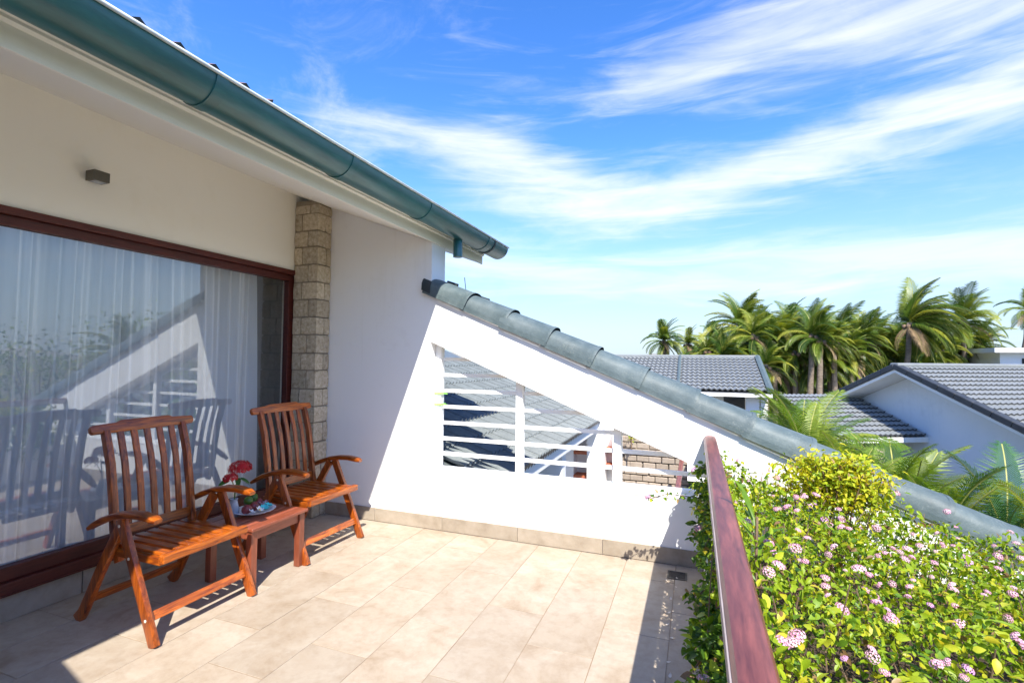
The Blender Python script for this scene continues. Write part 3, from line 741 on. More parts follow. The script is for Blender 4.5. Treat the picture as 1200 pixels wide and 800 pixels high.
# ------------------------------------------------------------------ chairs
def build_chair():
    t = thing('folding_armchair', 'red brown slatted folding armchair in front of the glass, nearer the camera', 'armchair', (-2.93, 2.085, 0), 0, 'wooden folding armchairs')
    sq = lambda a, b: [(-a/2, -b/2), (a/2, -b/2), (a/2, b/2), (-a/2, b/2)]
    S = dict(smooth=True, angle=35, bevel=.005, segs=2)
    for s in (-1, 1):
        MB().sweep([(.315, s*.298, 0), (.17, s*.298, .31), (.02, s*.298, .622)], sq(.030, .055)).obj('front_leg', M['chairz'], t, **S)
        MB().sweep([(-.37, s*.266, 0), (-.325, s*.266, .05), (-.275, s*.266, .14), (-.20, s*.266, .28), (-.105, s*.266, .44), (.0, s*.266, .61)], sq(.030, .055), scales=[(1, 1.25), (1, 1.05), 1, 1, 1, 1]).obj('rear_leg', M['chairz'], t, **S)
        pts = [(-.255, .532), (-.20, .562), (-.12, .598), (-.02, .630), (.08, .648), (.18, .652), (.265, .643), (.30, .636)]
        pr = [(-.030, -.012), (-.022, -.018), (.022, -.018), (.030, -.012), (.030, .008), (.020, .017), (-.020, .017), (-.030, .008)]
        MB().sweep([(x_, s*.292, z_) for x_, z_ in pts], pr, scales=[(.55, .6), (.8, .85), (.9, 1), 1, 1, 1, (1, .95), (.72, .6)]).obj('armrest', M['chairx'], t, smooth=True, angle=50)
        MB().sweep([(-.10, s*.225, .345), (-.135, s*.225, .42), (-.155, s*.225, .52), (-.175, s*.225, .68), (-.21, s*.225, .88), (-.268, s*.225, 1.065)], sq(.034, .042)).obj('back_stile', M['chairz'], t, **S)
        MB().box(-.19, .262, s*.236-.014, s*.236+.014, .385, .425).obj('seat_rail', M['chairx'], t, bevel=.004)
        for (bx, bz) in ((.262, .13), (.03, .585), (.115, .425)):
            MB().tube([(bx, s*.314, bz), (bx, s*.311+s*.005, bz)], .008, 8).obj('bolt', M['pale'], t)
    # top rail with its raised middle
    ol = [(-.292, -.028), (.292, -.028), (.302, -.012), (.302, .010), (.292, .024), (.165, .030), (.14, .042), (-.14, .042), (-.165, .030), (-.292, .024), (-.302, .010), (-.302, -.012)]
    o = MB().prism(ol, 'x', -.016, .016).obj('top_rail', M['chairy'], t, smooth=True, angle=40, bevel=.006)
    o.location = (-.275, 0, 1.075); o.rotation_euler = (0, -.28, 0)
    o = MB().box(-.012, .012, -.21, .21, -.028, .028).obj('lower_back_rail', M['chairy'], t, bevel=.004); o.location = (-.152, 0, .50); o.rotation_euler = (0, -.12, 0)
    for i in range(5):
        y = -.15+.075*i
        MB().sweep([(-.157, y, .515), (-.166, y, .60), (-.182, y, .73), (-.21, y, .88), (-.262, y, 1.055)], sq(.036, .016)).obj('back_slat', M['chairz'], t, smooth=True, angle=35, bevel=.003, segs=1)
    MB().box(.262, .305, -.262, .262, .402, .447).obj('seat_front_rail', M['chairy'], t, bevel=.007)
    MB().box(-.215, -.19, -.20, .20, .395, .43).obj('seat_back_rail', M['chairy'], t, bevel=.004)
    for i in range(7):
        y = -.204+.068*i
        MB().box(-.19, .2615, y-.0245, y+.0245, .427, .445).obj('seat_slat', M['chairx'], t, bevel=.003, segs=1)
    o = MB().box(-.011, .011, -.2828, .2828, -.024, .024).obj('stretcher', M['chairy'], t, bevel=.003); o.location = (.253, 0, .135); o.rotation_euler = (0, -.44, 0)
    o = MB().box(-.011, .011, -.2508, .2508, -.022, .022).obj('stretcher', M['chairy'], t, bevel=.003); o.location = (-.283, 0, .125); o.rotation_euler = (0, .5, 0)
    return t
chair = build_chair()
chair2 = copy_tree(chair); chair2.location = (-2.945, 3.175, 0); chair2.rotation_euler = (0, 0, radians(-1.5))
chair2['label'] = 'red brown slatted folding armchair beside the stone column and white gable wall'

# side table
tb = thing('side_table', 'low slatted red brown wooden table between the two armchairs', 'table', (-2.868, 2.64, 0))
for i in range(5):
    MB().box(-.225+.0905*i, -.225+.0905*i+.085, -.242, .242, .382, .402).obj('top_slat', M['tabley'], tb, bevel=.003, segs=1)
for sx in (-1, 1):
    MB().box(sx*.178-.011, sx*.178+.011, -.18, .18, .315, .3815).obj('apron', M['tabley'], tb, bevel=.002)
    for sy in (-1, 1):
        MB().prism([(sx*.178-.024, 0), (sx*.178+.024, 0), (sx*.178+.024, .3815), (sx*.178-.024, .3815)], 'y', sy*.205-.024, sy*.205+.024).obj('leg', M['tablez'], tb, bevel=.004)
for sy in (-1, 1):
    MB().box(-.154, .154, sy*.205-.010, sy*.205+.010, .32, .3812).obj('apron', M['tabley'], tb, bevel=.002)

# plate, fruit and flowers
PC = Vector((-2.915, 2.655, .403))
plate = MB().lathe([(.0, .004), (.055, .003), (.06, 0), (.068, 0), (.072, .006), (.11, .016), (.135, .025), (.137, .028), (.132, .029), (.105, .021), (.07, .012), (.0, .010)], (0, 0, 0), 36)
tag(link('plate', plate.mesh('plate', M['plate'], smooth=True, angle=60, weld=True), None, PC), 'round white china plate of fruit and flowers on the small table', 'plate')
def fruit(name, m, x, y, z, r, label, cat, group, sx=1.0):
    pr = [(0, -r)]+[(r*sin(a)*(1+.04*sin(2*a)), -r*cos(a)) for a in [pi*k/12 for k in range(1, 12)]]+[(.002, r*.985), (0, r*.95)]
    root = thing(name, label, cat, PC+Vector((x, y, z)), 0, group)
    root.rotation_euler = (random.uniform(-.5, .5), random.uniform(-.5, .5), random.uniform(0, 6))
    MB().lathe(pr, (0, 0, 0), 18, 0, sx, 1).obj('skin', m, root, smooth=True, weld=True)
    MB().tube([(0, 0, r*.93), (.002, 0, r*1.08)], .003, 6).obj('stem', M['twig'], root)
G_ = 'fruit on the white plate'
fruit('plum', M['plum'], .005, -.070, .044, .032, 'dark red round fruit at the left edge of the plate', 'fruit', G_, 1.08)
fruit('plum', M['plum'], -.005, .0, .045, .032, 'dark red round fruit in the middle of the plate under the limes', 'fruit', G_, 1.05)
fruit('plum', M['plum'], -.045, .075, .046, .030, 'dark red round fruit at the back of the plate by the armchair', 'fruit', G_)
fruit('lime', M['lime'], -.038, -.02, .086, .030, 'dark green lime nearer the red flower on top of the fruit', 'lime', G_)
fruit('lime', M['lime'], -.062, .045, .089, .030, 'dark green lime on top of the fruit nearer the far chair', 'lime', G_)
def petal(L_, W_, curl=.3):
    vs = []; n = 4
    for i in range(n+1):
        t = i/n; w_ = W_*sin(pi*min(1, .12+.88*t)**.8)*.5 if i < n else 0.0005
        x_ = L_*t; z_ = curl*L_*(t*t)
        vs += [(x_, -w_, z_), (x_, 0, z_-w_*.3), (x_, w_, z_)]
    fs = []
    for i in range(n):
        for j in range(2): k = i*3+j; fs.append((k, k+1, k+4, k+3))
    return vs, fs
def blossom(name, label, loc, L_, W_, m, mc, tilt, cat='flower', k=5, group=None):
    root = thing(name, label, cat, loc, random.uniform(0, 6), group); root.rotation_euler = tilt
    vs, fs = petal(L_, W_)
    me = MB().add(vs, fs).mesh('petal', m, smooth=True, fixn=False)
    for i in range(k): link('petal', me, root, (0, 0, 0), (0, -.15, 2*pi*i/k))
    MB().lathe([(0, .006), (.006, .004), (.009, -.001)], (0, 0, 0), 8).obj('centre', mc, root, smooth=True)
B_ = 'loose blossoms on the plate'
blossom('frangipani', 'white frangipani blossom with a yellow centre at the front of the plate', PC+Vector((.085, -.035, .040)), .032, .026, M['whitepetal'], M['yellow'], (0, .55, .3), group=B_)
blossom('frangipani', 'white frangipani blossom lying against the left red fruit', PC+Vector((.060, -.075, .033)), .028, .024, M['whitepetal'], M['whitepetal'], (.2, .4, 1.2), group=B_)
blossom('frangipani', 'pale pink frangipani blossom between the red fruit behind the turquoise one', PC+Vector((.02, .045, .052)), .030, .024, M['palepink'], M['pink'], (.1, .3, 2), group=B_)
blossom('frangipani', 'pale pink frangipani blossom at the far right of the plate', PC+Vector((-.005, .095, .05)), .028, .022, M['palepink'], M['whitepetal'], (-.2, .3, 2), group=B_)
blossom('turquoise_bloom', 'bright turquoise bloom at the front of the plate beside the white blossom', PC+Vector((.075, .015, .036)), .036, .034, M['turq'], M['turq'], (0, .35, .2), k=8, group=B_)
blossom('turquoise_bloom', 'bright turquoise bloom on the plate rim nearer the far chair', PC+Vector((.055, .065, .040)), .034, .032, M['turq'], M['turq'], (.1, .35, 1), k=8, group=B_)
def ixora():
    base = Vector((-2.985, 2.545, .402))
    v = thing('vase', 'small pale vase behind the plate holding the red flowers', 'vase', base)
    MB().lathe([(0, 0), (.028, 0), (.034, .01), (.036, .05), (.026, .09), (.022, .11), (.026, .12), (.024, .12), (.020, .108), (.02, .06), (0, .055)], (0, 0, 0), 20).obj('body', M['vase'], v, smooth=True, weld=True, angle=50)
    t = thing('red_flower', 'big red ixora flower head with green leaves standing in the vase', 'flower', base+Vector((0, 0, .06)))
    MB().tube([(0, 0, 0), (.01, .0, .12), (.03, .0, .22)], .004, 6).obj('stem', M['green'], t)
    MB().tube([(.01, .0, .10), (.02, -.03, .18), (.03, -.05, .20)], .003, 6).obj('stem', M['green'], t)
    hd = MB()
    for (cx, cy, cz, rr, n) in ((.03, .018, .265, .066, 300), (.035, -.062, .215, .040, 130)):
        for i in range(n):
            u_ = random.uniform(-.35, 1); a = random.uniform(0, 2*pi); s_ = sqrt(1-u_*u_)
            d = Vector((s_*cos(a), s_*sin(a)*1.15, u_*.8)); p = Vector((cx, cy, cz))+d*rr*random.uniform(.82, 1.05)
            q = d.to_track_quat('Z', 'Y').to_matrix()
            r_ = random.uniform(.009, .013); ang = random.uniform(0, 1.5)
            for k in range(4):
                b = ang+k*pi/2
                P = [Vector((0, 0, -.002)), Vector((r_*.6*cos(b-.45), r_*.6*sin(b-.45), .002)), Vector((r_*1.15*cos(b), r_*1.15*sin(b), .0)), Vector((r_*.6*cos(b+.45), r_*.6*sin(b+.45), .002))]
                hd.add([p+q @ w_ for w_ in P], [(0, 1, 2, 3)])
    hd.obj('flower_head', M['redflower'], t, fixn=False)
    vs, fs = petal(.075, .040, -.25)
    me = MB().add(vs, fs).mesh('leaf', M['green'], smooth=True, fixn=False)
    for (p, rot_, s_) in (((.03, .02, .20), (.2, .35, .6), 1), ((.03, .0, .205), (.1, .6, -.6), .9), ((.02, .05, .25), (.4, -.1, 1.4), 1.05), ((.02, -.06, .205), (-.5, .2, -1.7), 1), ((.03, .03, .19), (.3, .5, 1.2), 1.1)):
        link('leaf', me, t, p, rot_, s_)
ixora()

# ------------------------------------------------------------------ planting along the rail
def leaf_geo(L_, W_, fold=.25, bend=.25):
    # pointed oval leaf, folded along its midrib
    xs = [0, .22, .5, .78, 1]; ws = [.08, .85, 1, .6, 0.02]; vs = []; fs = []
    for x_, w_ in zip(xs, ws):
        h = W_*.5*w_; z_ = -bend*L_*x_*x_
        vs += [(L_*x_, -h, z_+fold*h), (L_*x_, 0, z_), (L_*x_, h, z_+fold*h)]
    for i in range(4):
        for j in range(2): k = i*3+j; fs.append((k, k+1, k+4, k+3))
    return vs, fs
def leaf_low(L_, W_, bend):
    h = W_/2; a, b = -bend*L_*.08, -bend*L_*.42
    vs = [(0, 0, 0), (L_*.26, -h*.92, h*.35+a), (L_*.3, 0, a), (L_*.26, h*.92, h*.35+a), (L_*.66, -h*.78, h*.3+b), (L_*.66, 0, b), (L_*.66, h*.78, h*.3+b), (L_, 0, -bend*L_)]
    return vs, [(0, 1, 2), (0, 2, 3), (1, 4, 5, 2), (2, 5, 6, 3), (4, 7, 5), (5, 7, 6)]
LEAFM = [M['leafa'], M['leafb'], M['leafc'], M['leafd'], M['leafe']]
def rand_rot(tilt, n=None):
    q = Euler((0, 0, random.uniform(0, 2*pi))).to_matrix()
    r_ = Euler((random.gauss(0, tilt), random.gauss(.25, tilt), 0)).to_matrix()
    return q @ r_
def scatter_leaves(parent, cands, near_n, cam, weights, name='leaves'):
    # cands: (position, 3x3 rotation, length, width); the nearest ones become parts of their own
    W2C = CAMM
    def key(c):
        q = W2C @ c[0]
        if q.z > -.1 or abs(q.x/q.z)*576.3 > 600 or abs(q.y/q.z)*576.3 > 400: return 99+random.random()
        return -q.z/(c[2]*20)+5*c[4]
    if near_n: cands.sort(key=key)
    meshes = []
    for mi in range(5):
        vs, fs = leaf_geo(1, .62); meshes.append(MB().add(vs, fs).mesh('leaf', LEAFM[mi], smooth=True, fixn=False))
    rest = MB()
    off = parent.matrix_world.translation if False else parent.location
    for i, (p, R3, L_, W_, dep) in enumerate(cands):
        mi = random.choices(range(5), tuple(weights)+(.045,))[0]
        if i < near_n:
            o = link('leaf', meshes[mi], parent)
            o.matrix_basis = Matrix.Translation(p-off) @ R3.to_4x4() @ Matrix.Diagonal((L_, W_/.62, L_, 1))
        else:
            vs, fs = leaf_low(L_, W_, random.uniform(.05, .35))
            rest.add([p-off+R3 @ Vector(v) for v in vs], fs, mi)
    return stuff(rest.obj(name, LEAFM, parent, fixn=False))
def cluster_mesh(m1, m2, r):
    mb = MB()
    for i in range(34):
        u_ = 1-1.15*((i+.5)/34); a = i*2.39996; s_ = sqrt(max(0, 1-u_*u_))
        d = Vector((s_*cos(a), s_*sin(a), u_)); p = Vector((d.x*r, d.y*r, d.z*r*.62))*random.uniform(.9, 1.06)
        q = d.to_track_quat('Z', 'Y').to_matrix(); rr = r*random.uniform(.22, .32); a0 = random.uniform(0, 1)
        pts = [Vector((0, 0, -.15*rr))]
        for k in range(8): pts.append(Vector((rr*(1 if k % 2 else .55)*cos(a0+k*pi/4), rr*(1 if k % 2 else .55)*sin(a0+k*pi/4), .1*rr)))
        mb.add([p+q @ w_ for w_ in pts], [(0, 1+k, 1+(k+1) % 8) for k in range(8)], 0 if i > 8 else 1)
    return mb.mesh('flower_cluster', [m1, m2], fixn=False)
CL = [cluster_mesh(M['palepink'], M['pink'], 1), cluster_mesh(M['pink'], M['palepink'], 1), cluster_mesh(M['palepink'], M['palepink'], 1), cluster_mesh(M['mauve'], M['pink'], 1)]
CAM = Vector((0, 0, 1.5)); CAMM = SC.camera.matrix_world.inverted()
def bush_top(x, y):
    base = .735-.07*x-.24*max(0, x-.75)+.07*min(1, max(0, (y-3.0)/.6))*min(1, max(0, (x-.9)/.4))
    b = .05*sin(x*7.1+1.3*sin(y*4))+.045*sin(y*6.3+x*3.1+1)+.04*sin(x*17+y*11)+.035*sin(y*21-x*9)
    return base+b+.055*exp(-max(0, x-.16)/.16)-.09*max(0, 1.9-y)
def lantana():
    t = thing('lantana_bush', 'big sunlit lantana bush dotted with pink flowers filling the planter outside the handrail', 'bush', (.9, 2.4, .12))
    C = []; off = t.location
    for i in range(36000):
        x = random.uniform(.13, 2.0); y = random.uniform(.55, 3.80); zt = bush_top(x, y)
        if zt < .13: continue
        dep = abs(random.gauss(0, .075)) if random.random() < .8 else random.uniform(0, .35)
        clump = sin(x*23+3*sin(y*9))*sin(y*21+2*sin(x*11))
        if clump < -.40 and dep < .10: continue
        z = zt-dep+.045*clump
        if z < .12: continue
        L_ = .012+.032*random.random()**1.4; R3 = rand_rot(.7)
        C.append((Vector((x, y, z)), R3, L_, L_*random.uniform(.5, .66), dep))
    for i in range(5200):  # dense leaf screen added to stop sun leaking under the rail
        L_ = random.uniform(.022, .04)
        C.append((Vector((random.uniform(.075, .17), random.uniform(.5, 3.8), random.uniform(.36, .87))), rand_rot(.9), L_, L_*.62, .2))
    scatter_leaves(t, C, 290, CAM, (.62, .18, .04, .16))
    tw = MB()
    for i in range(330):
        x = random.uniform(.18, 1.9); y = random.uniform(.6, 3.7); z0 = .13; zt = bush_top(x, y)
        if zt < .2: continue
        p = Vector((x, y, z0)); q = Vector((x+random.gauss(0, .12), y+random.gauss(0, .12), zt-random.uniform(.01, .08)))
        mid = (p+q)/2+Vector((random.gauss(0, .05), random.gauss(0, .05), 0))
        tw.tube([p-off, mid-off, q-off], .0022, 4)
    stuff(tw.obj('stems', M['twig'], t, fixn=False))
    n = 0
    for i in range(2500):
        if n >= 285: break
        x = random.uniform(.16, 1.85); y = random.uniform(.9, 3.65); zt = bush_top(x, y)
        if zt < .2: continue
        if 2.6 < y < 3.3 and random.random() < .2: continue
        p = Vector((x, y, zt+random.uniform(.03, .065))); r_ = random.choice((.009, .011, .013, .016, .019))*random.uniform(.9, 1.15)
        o = link('flower_cluster', random.choices(CL, (.4, .3, .25, .05))[0], t, p-off, (random.gauss(0, .4), random.gauss(0, .4), random.uniform(0, 6)), r_); n += 1
lantana()
def hanging_lantana():
    t = thing('lantana_bush', 'shaded lantana spilling under the handrail onto the terrace floor', 'bush', (.0, 2.8, .3))
    off = t.location; C = []; tw = MB(); tips = []
    for i in range(230):
        y = random.uniform(1.15, 3.72); z = random.uniform(.2, .60) if y < 3.3 else random.uniform(.3, .8)
        if 2.5 < y < 3.22 and random.random() < .72: continue
        p = Vector((.09, y, z)); L_ = random.uniform(.03, .15)
        if y < 2.35: L_ *= 1.05
        if abs(y-3.25) < .22: L_ *= .45
        d = Vector((-1, random.gauss(0, .55), random.uniform(-.5, .45))).normalized(); pts = [p]
        for k in range(7):
            d = (d+Vector((0, 0, -.16))).normalized(); p = p+d*L_/7
            if p.z < .03: p.z = .03
            pts.append(p.copy())
            for j in range(random.randint(3, 5)):
                l_ = random.uniform(.026, .05)
                C.append((p+Vector((random.gauss(0, .016), random.gauss(0, .016), random.gauss(0, .012))), rand_rot(.6), l_, l_*.66, 0))
        tw.tube([q-off for q in pts], .0028, 4); tips.append(pts[-1])
    # one long sprig reaching out over the wall foot
    p = Vector((.03, 3.5, .60)); pts = [p]
    for k in range(9):
        p = p+Vector((-.035, -.012, .004 if k < 6 else -.012)); pts.append(p.copy())
        for j in range(4):
            l_ = random.uniform(.025, .042); C.append((p+Vector((random.gauss(0, .012), random.gauss(0, .012), random.gauss(0, .014))), rand_rot(.6), l_, l_*.66, 0))
    tw.tube([q-off for q in pts], .003, 4); tips.append(pts[-1])
    scatter_leaves(t, C, 290, CAM, (.05, .40, .53, .02))  # mostly dark leaves: the shade under the rail put into their colour
    stuff(tw.obj('stems', M['twig'], t, fixn=False))
    random.shuffle(tips)
    for q in tips[:16]+[pts[-1]]:
        link('flower_cluster', random.choices(CL, (.4, .25, .15, .2))[0], t, q-off+Vector((-.01, -.01, .012)), (random.gauss(0, .5), random.gauss(-.4, .4), 0), random.uniform(.016, .024))
hanging_lantana()
def yellow_shrub():
    t = thing('yellow_shrub', 'small bright yellow green shrub against the ridge tiles behind the lantana', 'shrub', (.78, 3.5, .2))
    off = t.location; C = []; tw = MB()
    for i in range(46):
        a = random.uniform(0, 6.28); r_ = sqrt(random.random())
        q = Vector((.78+.30*r_*cos(a), 3.50+.17*r_*sin(a), .80+.10*sqrt(max(0, 1-r_*r_))+random.uniform(-.03, .03)))
        p = Vector((.78+random.gauss(0, .05), 3.5+random.gauss(0, .04), .2)); mid = p.lerp(q, .6)+Vector((0, 0, -.03))
        tw.tube([p-off, mid-off, q-off], .003, 4)
        for k in range(80):
            tt = random.uniform(.70, 1.04); c = p.lerp(q, tt)+Vector((random.gauss(0, .045), random.gauss(0, .035), random.gauss(0, .026)))
            l_ = random.uniform(.026, .045); C.append((c, rand_rot(.6), l_, l_*.5, 0))
    scatter_leaves(t, C, 120, CAM, (.50, .08, .0, .42))
    stuff(tw.obj('stems', M['twig'], t, fixn=False))
yellow_shrub()
def strap_plant(name, label, loc, blades, m, group=None):
    t = thing(name, label, 'plant', loc, 0, group)
    hmax = max(b[3] for b in blades)
    MB().tube([(0, 0, 0), (.01, .01, hmax)], .005, 6).obj('stem', M['twig'], t)
    for (az_, el_, L_, z0) in blades:
        vs = []; fs = []; n = 6
        for i in range(n+1):
            s_ = i/n; e = el_-.9*s_*s_; r_ = L_*s_
            x_ = r_*cos(el_-.35*s_*s_); z_ = r_*sin(el_-.35*s_*s_); w_ = .5*L_*.13*(sin(pi*min(1, .1+.9*s_))+.02)
            vs += [(x_, -w_, z_+w_*.4), (x_, 0, z_), (x_, w_, z_+w_*.4)]
        for i in range(n):
            for j in range(2): k = i*3+j; fs.append((k, k+1, k+4, k+3))
        MB().add(vs, fs).obj('blade', m, t, smooth=True, fixn=False).matrix_basis = Matrix.Translation((0, 0, z0)) @ Matrix.Rotation(az_, 4, 'Z')
strap_plant('oleander_shoot', 'narrow leaved shoot leaning over the handrail from the lantana', (.20, 2.02, .60),
            [(2.4, .9, .15, .24), (2.9, .75, .17, .28), (1.9, 1.0, .16, .30), (.6, .7, .16, .22), (2.6, 1.25, .17, .33), (-.3, .6, .17, .18), (3.6, .5, .13, .2), (1.2, .8, .15, .14)], M['leafb'])
strap_plant('oleander_shoot', 'narrow leaved shoot rising from the lantana nearest the right edge of the view', (1.05, 2.10, .36),
            [(a*1.05, random.uniform(.5, 1.1), random.uniform(.15, .2), .05+.02*a) for a in range(12)], M['leafb'])
strap_plant('oleander_shoot', 'narrow leaved shoot among the lantana flowers at the bottom of the view', (.72, 1.86, .42),
            [(a*1.3, random.uniform(.4, .9), random.uniform(.14, .19), .04+.015*a) for a in range(9)], M['leafb'])

# fallen petals
pvs, pfs = petal(.022, .014, .15)
pme = MB().add(pvs, pfs).mesh('fallen_petal', M['pale'], smooth=True, fixn=False)
for i, (x, y) in enumerate([(-.13, 3.50), (-.15, 3.30), (-.12, 3.62), (-.16, 3.12), (-.13, 2.86), (-.14, 2.62), (-.12, 2.50), (-.15, 2.40), (-.09, 2.30), (-.16, 2.98)]):
    o = link('fallen_petal', pme, None, (x, y, .004), (0, random.uniform(-.3, .1), random.uniform(0, 6)), random.uniform(.8, 1.4))
    tag(o, 'small dry fallen petal on the floor strip beside the planter', 'petal', 'fallen petals beside the planter')
tag(link('fallen_leaf', MB().add(*leaf_geo(.03, .018)).mesh('fallen_leaf', M['pale'], smooth=True, fixn=False), None, (-.195, 3.55, .012), (.6, .3, 1)), 'small dry leaf lying across the steel floor drain', 'leaf')

# ------------------------------------------------------------------ lower neighbouring house seen through the grille
nb = thing('tiled_house', 'lower white house with a blue grey tiled roof seen through the grille', 'house', (-2.5, 7, GZ))
NB = Matrix.Translation((2.5, -7, -GZ))
def npart(mb, name, m, parent=None, **k):
    o = mb.obj(name, m, parent or nb, **k)
    if parent is None: o.matrix_parent_inverse = NB
    return o
EX, EZ, NS, CR = -1.77, .345, .40, .31
npart(MB().prism([(EX, EZ-.03), (EX, EZ-.012), (-5.3, EZ-.012+NS*3.53), (-5.3, EZ-.03+NS*3.53)], 'y', 4.14, 9.62), 'roof', M['rooftile'])
roof_n = [c for c in nb.children if c.name.startswith('roof')][0]
tile_me = wave_tile(.342, CR/cos(math.atan(NS))+.03, 3, .052, .07).mesh('roof_tile', [M['rooftile'], M['darkroof']], smooth=True, angle=50, fixn=False)
for c in range(9):
    for i in range(17):
        y = 4.14+.171+.335*i
        x = EX-CR*(c+1)+.02; z = EZ+NS*(CR*(c+1)-.02)
        o = link('roof_tile', tile_me, nb); o.matrix_parent_inverse = NB
        o.matrix_basis = Matrix.Translation((x, y, z)) @ Matrix.Rotation(math.atan(NS), 4, 'Y') @ Matrix.Rotation(pi/2, 4, 'Z')
npart(MB().box(EX-.04, EX-.005, 4.14, 9.62, EZ-.21, EZ-.035), 'fascia', M['white'])
npart(MB().box(-2.9, EX-.045, 4.28, 9.62, EZ-.23, EZ-.2), 'soffit', M['white'])
npart(MB().box(-3.0, -2.65, 4.28, 9.8, GZ, EZ-.231), 'wall', M['white'])
npart(MB().box(-2.649, -1.87, 7.2, 7.42, GZ, EZ-.231), 'pier', M['white'])
npart(MB().box(-2.649, -1.69, 8.5, 10, GZ, -1.3), 'terrace_slab', M['greyplaster'])
sw = thing('niche_wall', 'white wall with recessed niches and terracotta sills beyond the grille', 'wall', (-2, 9.9, GZ))
SW = Matrix.Translation((2, -9.9, -GZ))
def spart(mb, name, m, **k):
    o = mb.obj(name, m, sw, **k); o.matrix_parent_inverse = SW; return o
spart(MB().box(-2.66, -1.40, 10.1, 10.25, GZ, .9), 'back_panel', M['white'])
spart(MB().box(-2.66, -2.31, 9.8, 10.099, GZ, .9), 'pier', M['white'])
spart(MB().box(-2.0, -1.68, 9.62, 10.099, GZ, .9), 'pier', M['white'])
spart(MB().box(-1.53, -1.40, 9.8, 10.099, GZ, .18), 'pier', M['white'])
for (x0, x1, z) in ((-2.309, -2.001, -.36), (-2.309, -2.001, -.84), (-1.679, -1.531, -.27), (-1.679, -1.531, -.59)):
    spart(MB().box(x0, x1, 9.79, 10.098, z-.03, z+.03), 'sill', M['terracotta'], bevel=.005)
stw = thing('stone_wall', 'stepped wall of beige stone blocks beyond the grille', 'wall', (-1.1, 11.4, GZ))
ST = Matrix.Translation((1.1, -11.4, -GZ))
o = MB().box(-2.4, .4, 11.235, 11.6, GZ, .3).obj('core', M['skirt'], stw); o.matrix_parent_inverse = ST
bl = [MB().box(-.13, .13, -.07, .07, -.062, .062).mesh('stone_block', M['beigestone'], bevel=.012, segs=1) for _ in range(1)][0]
for r in range(13):
    z = -1.62+.138*r
    y = 11.17+.035*(r//3)
    for i in range(11):
        x = -2.3+.268*i+(.134 if r % 2 else 0)+random.uniform(-.01, .01)
        if x > .35: continue
        o = link('stone_block', bl, stw, (x, y+random.uniform(-.012, .012), z), (0, random.uniform(-.01, .01), 0), (random.uniform(.94, 1.0), 1, random.uniform(.92, 1))); o.matrix_parent_inverse = ST
nr = thing('neighbour_handrail', 'plum wooden handrail on a white post beside the stone wall beyond the grille', 'handrail', (-.26, 8, -1.4))
MB().sweep([(0, -.35, .93), (0, 1.2, .93), (0, 2.6, .93)], prof, Vector((1, 0, 0))).obj('rail', M['rail'], nr, smooth=True, angle=35)
MB().box(-.035, .01, -.05, .05, 0, .896).obj('post', M['rail'], nr)
MB().box(.0105, .05, -.05, .05, 0, .896).obj('post', M['metalwhite'], nr)
do = thing('dark_opening_wall', 'white ledge above a dark opening beyond the right end of the grille', 'wall', (.4, 11, GZ))
DO = Matrix.Translation((-.4, -11, -GZ))
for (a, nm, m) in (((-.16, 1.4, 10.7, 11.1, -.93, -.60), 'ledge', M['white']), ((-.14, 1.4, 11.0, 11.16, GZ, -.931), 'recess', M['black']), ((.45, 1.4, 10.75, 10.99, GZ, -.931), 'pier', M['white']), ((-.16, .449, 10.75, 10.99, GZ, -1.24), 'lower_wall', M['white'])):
    o = MB().box(*a).obj(nm, m, do); o.matrix_parent_inverse = DO
def small_plant(name, label, loc, r_, n, mats, cat='plant'):
    t = thing(name, label, cat, loc)
    C = []
    for i in range(n):
        d = Vector((random.gauss(0, 1), random.gauss(0, 1), random.gauss(.2, 1))).normalized()*r_*random.uniform(.4, 1)
        l_ = r_*random.uniform(.2, .35); C.append((Vector(loc)+d, rand_rot(.7), l_, l_*.55, 0))
    scatter_leaves(t, C, 0, CAM, mats, 'foliage')
    MB().tube([(0, 0, -.4), (0, 0, 0)], .015, 5).obj('stem', M['twig'], t)
small_plant('shrub', 'small green shrub beside the far plum handrail below the gable wall', (-.02, 9.3, -.85), .22, 260, (.5, .35, .1, .05))
small_plant('shrub', 'small green plant on top of the stepped stone wall', (-1.30, 10.9, -.12), .14, 120, (.5, .3, 0, .2))

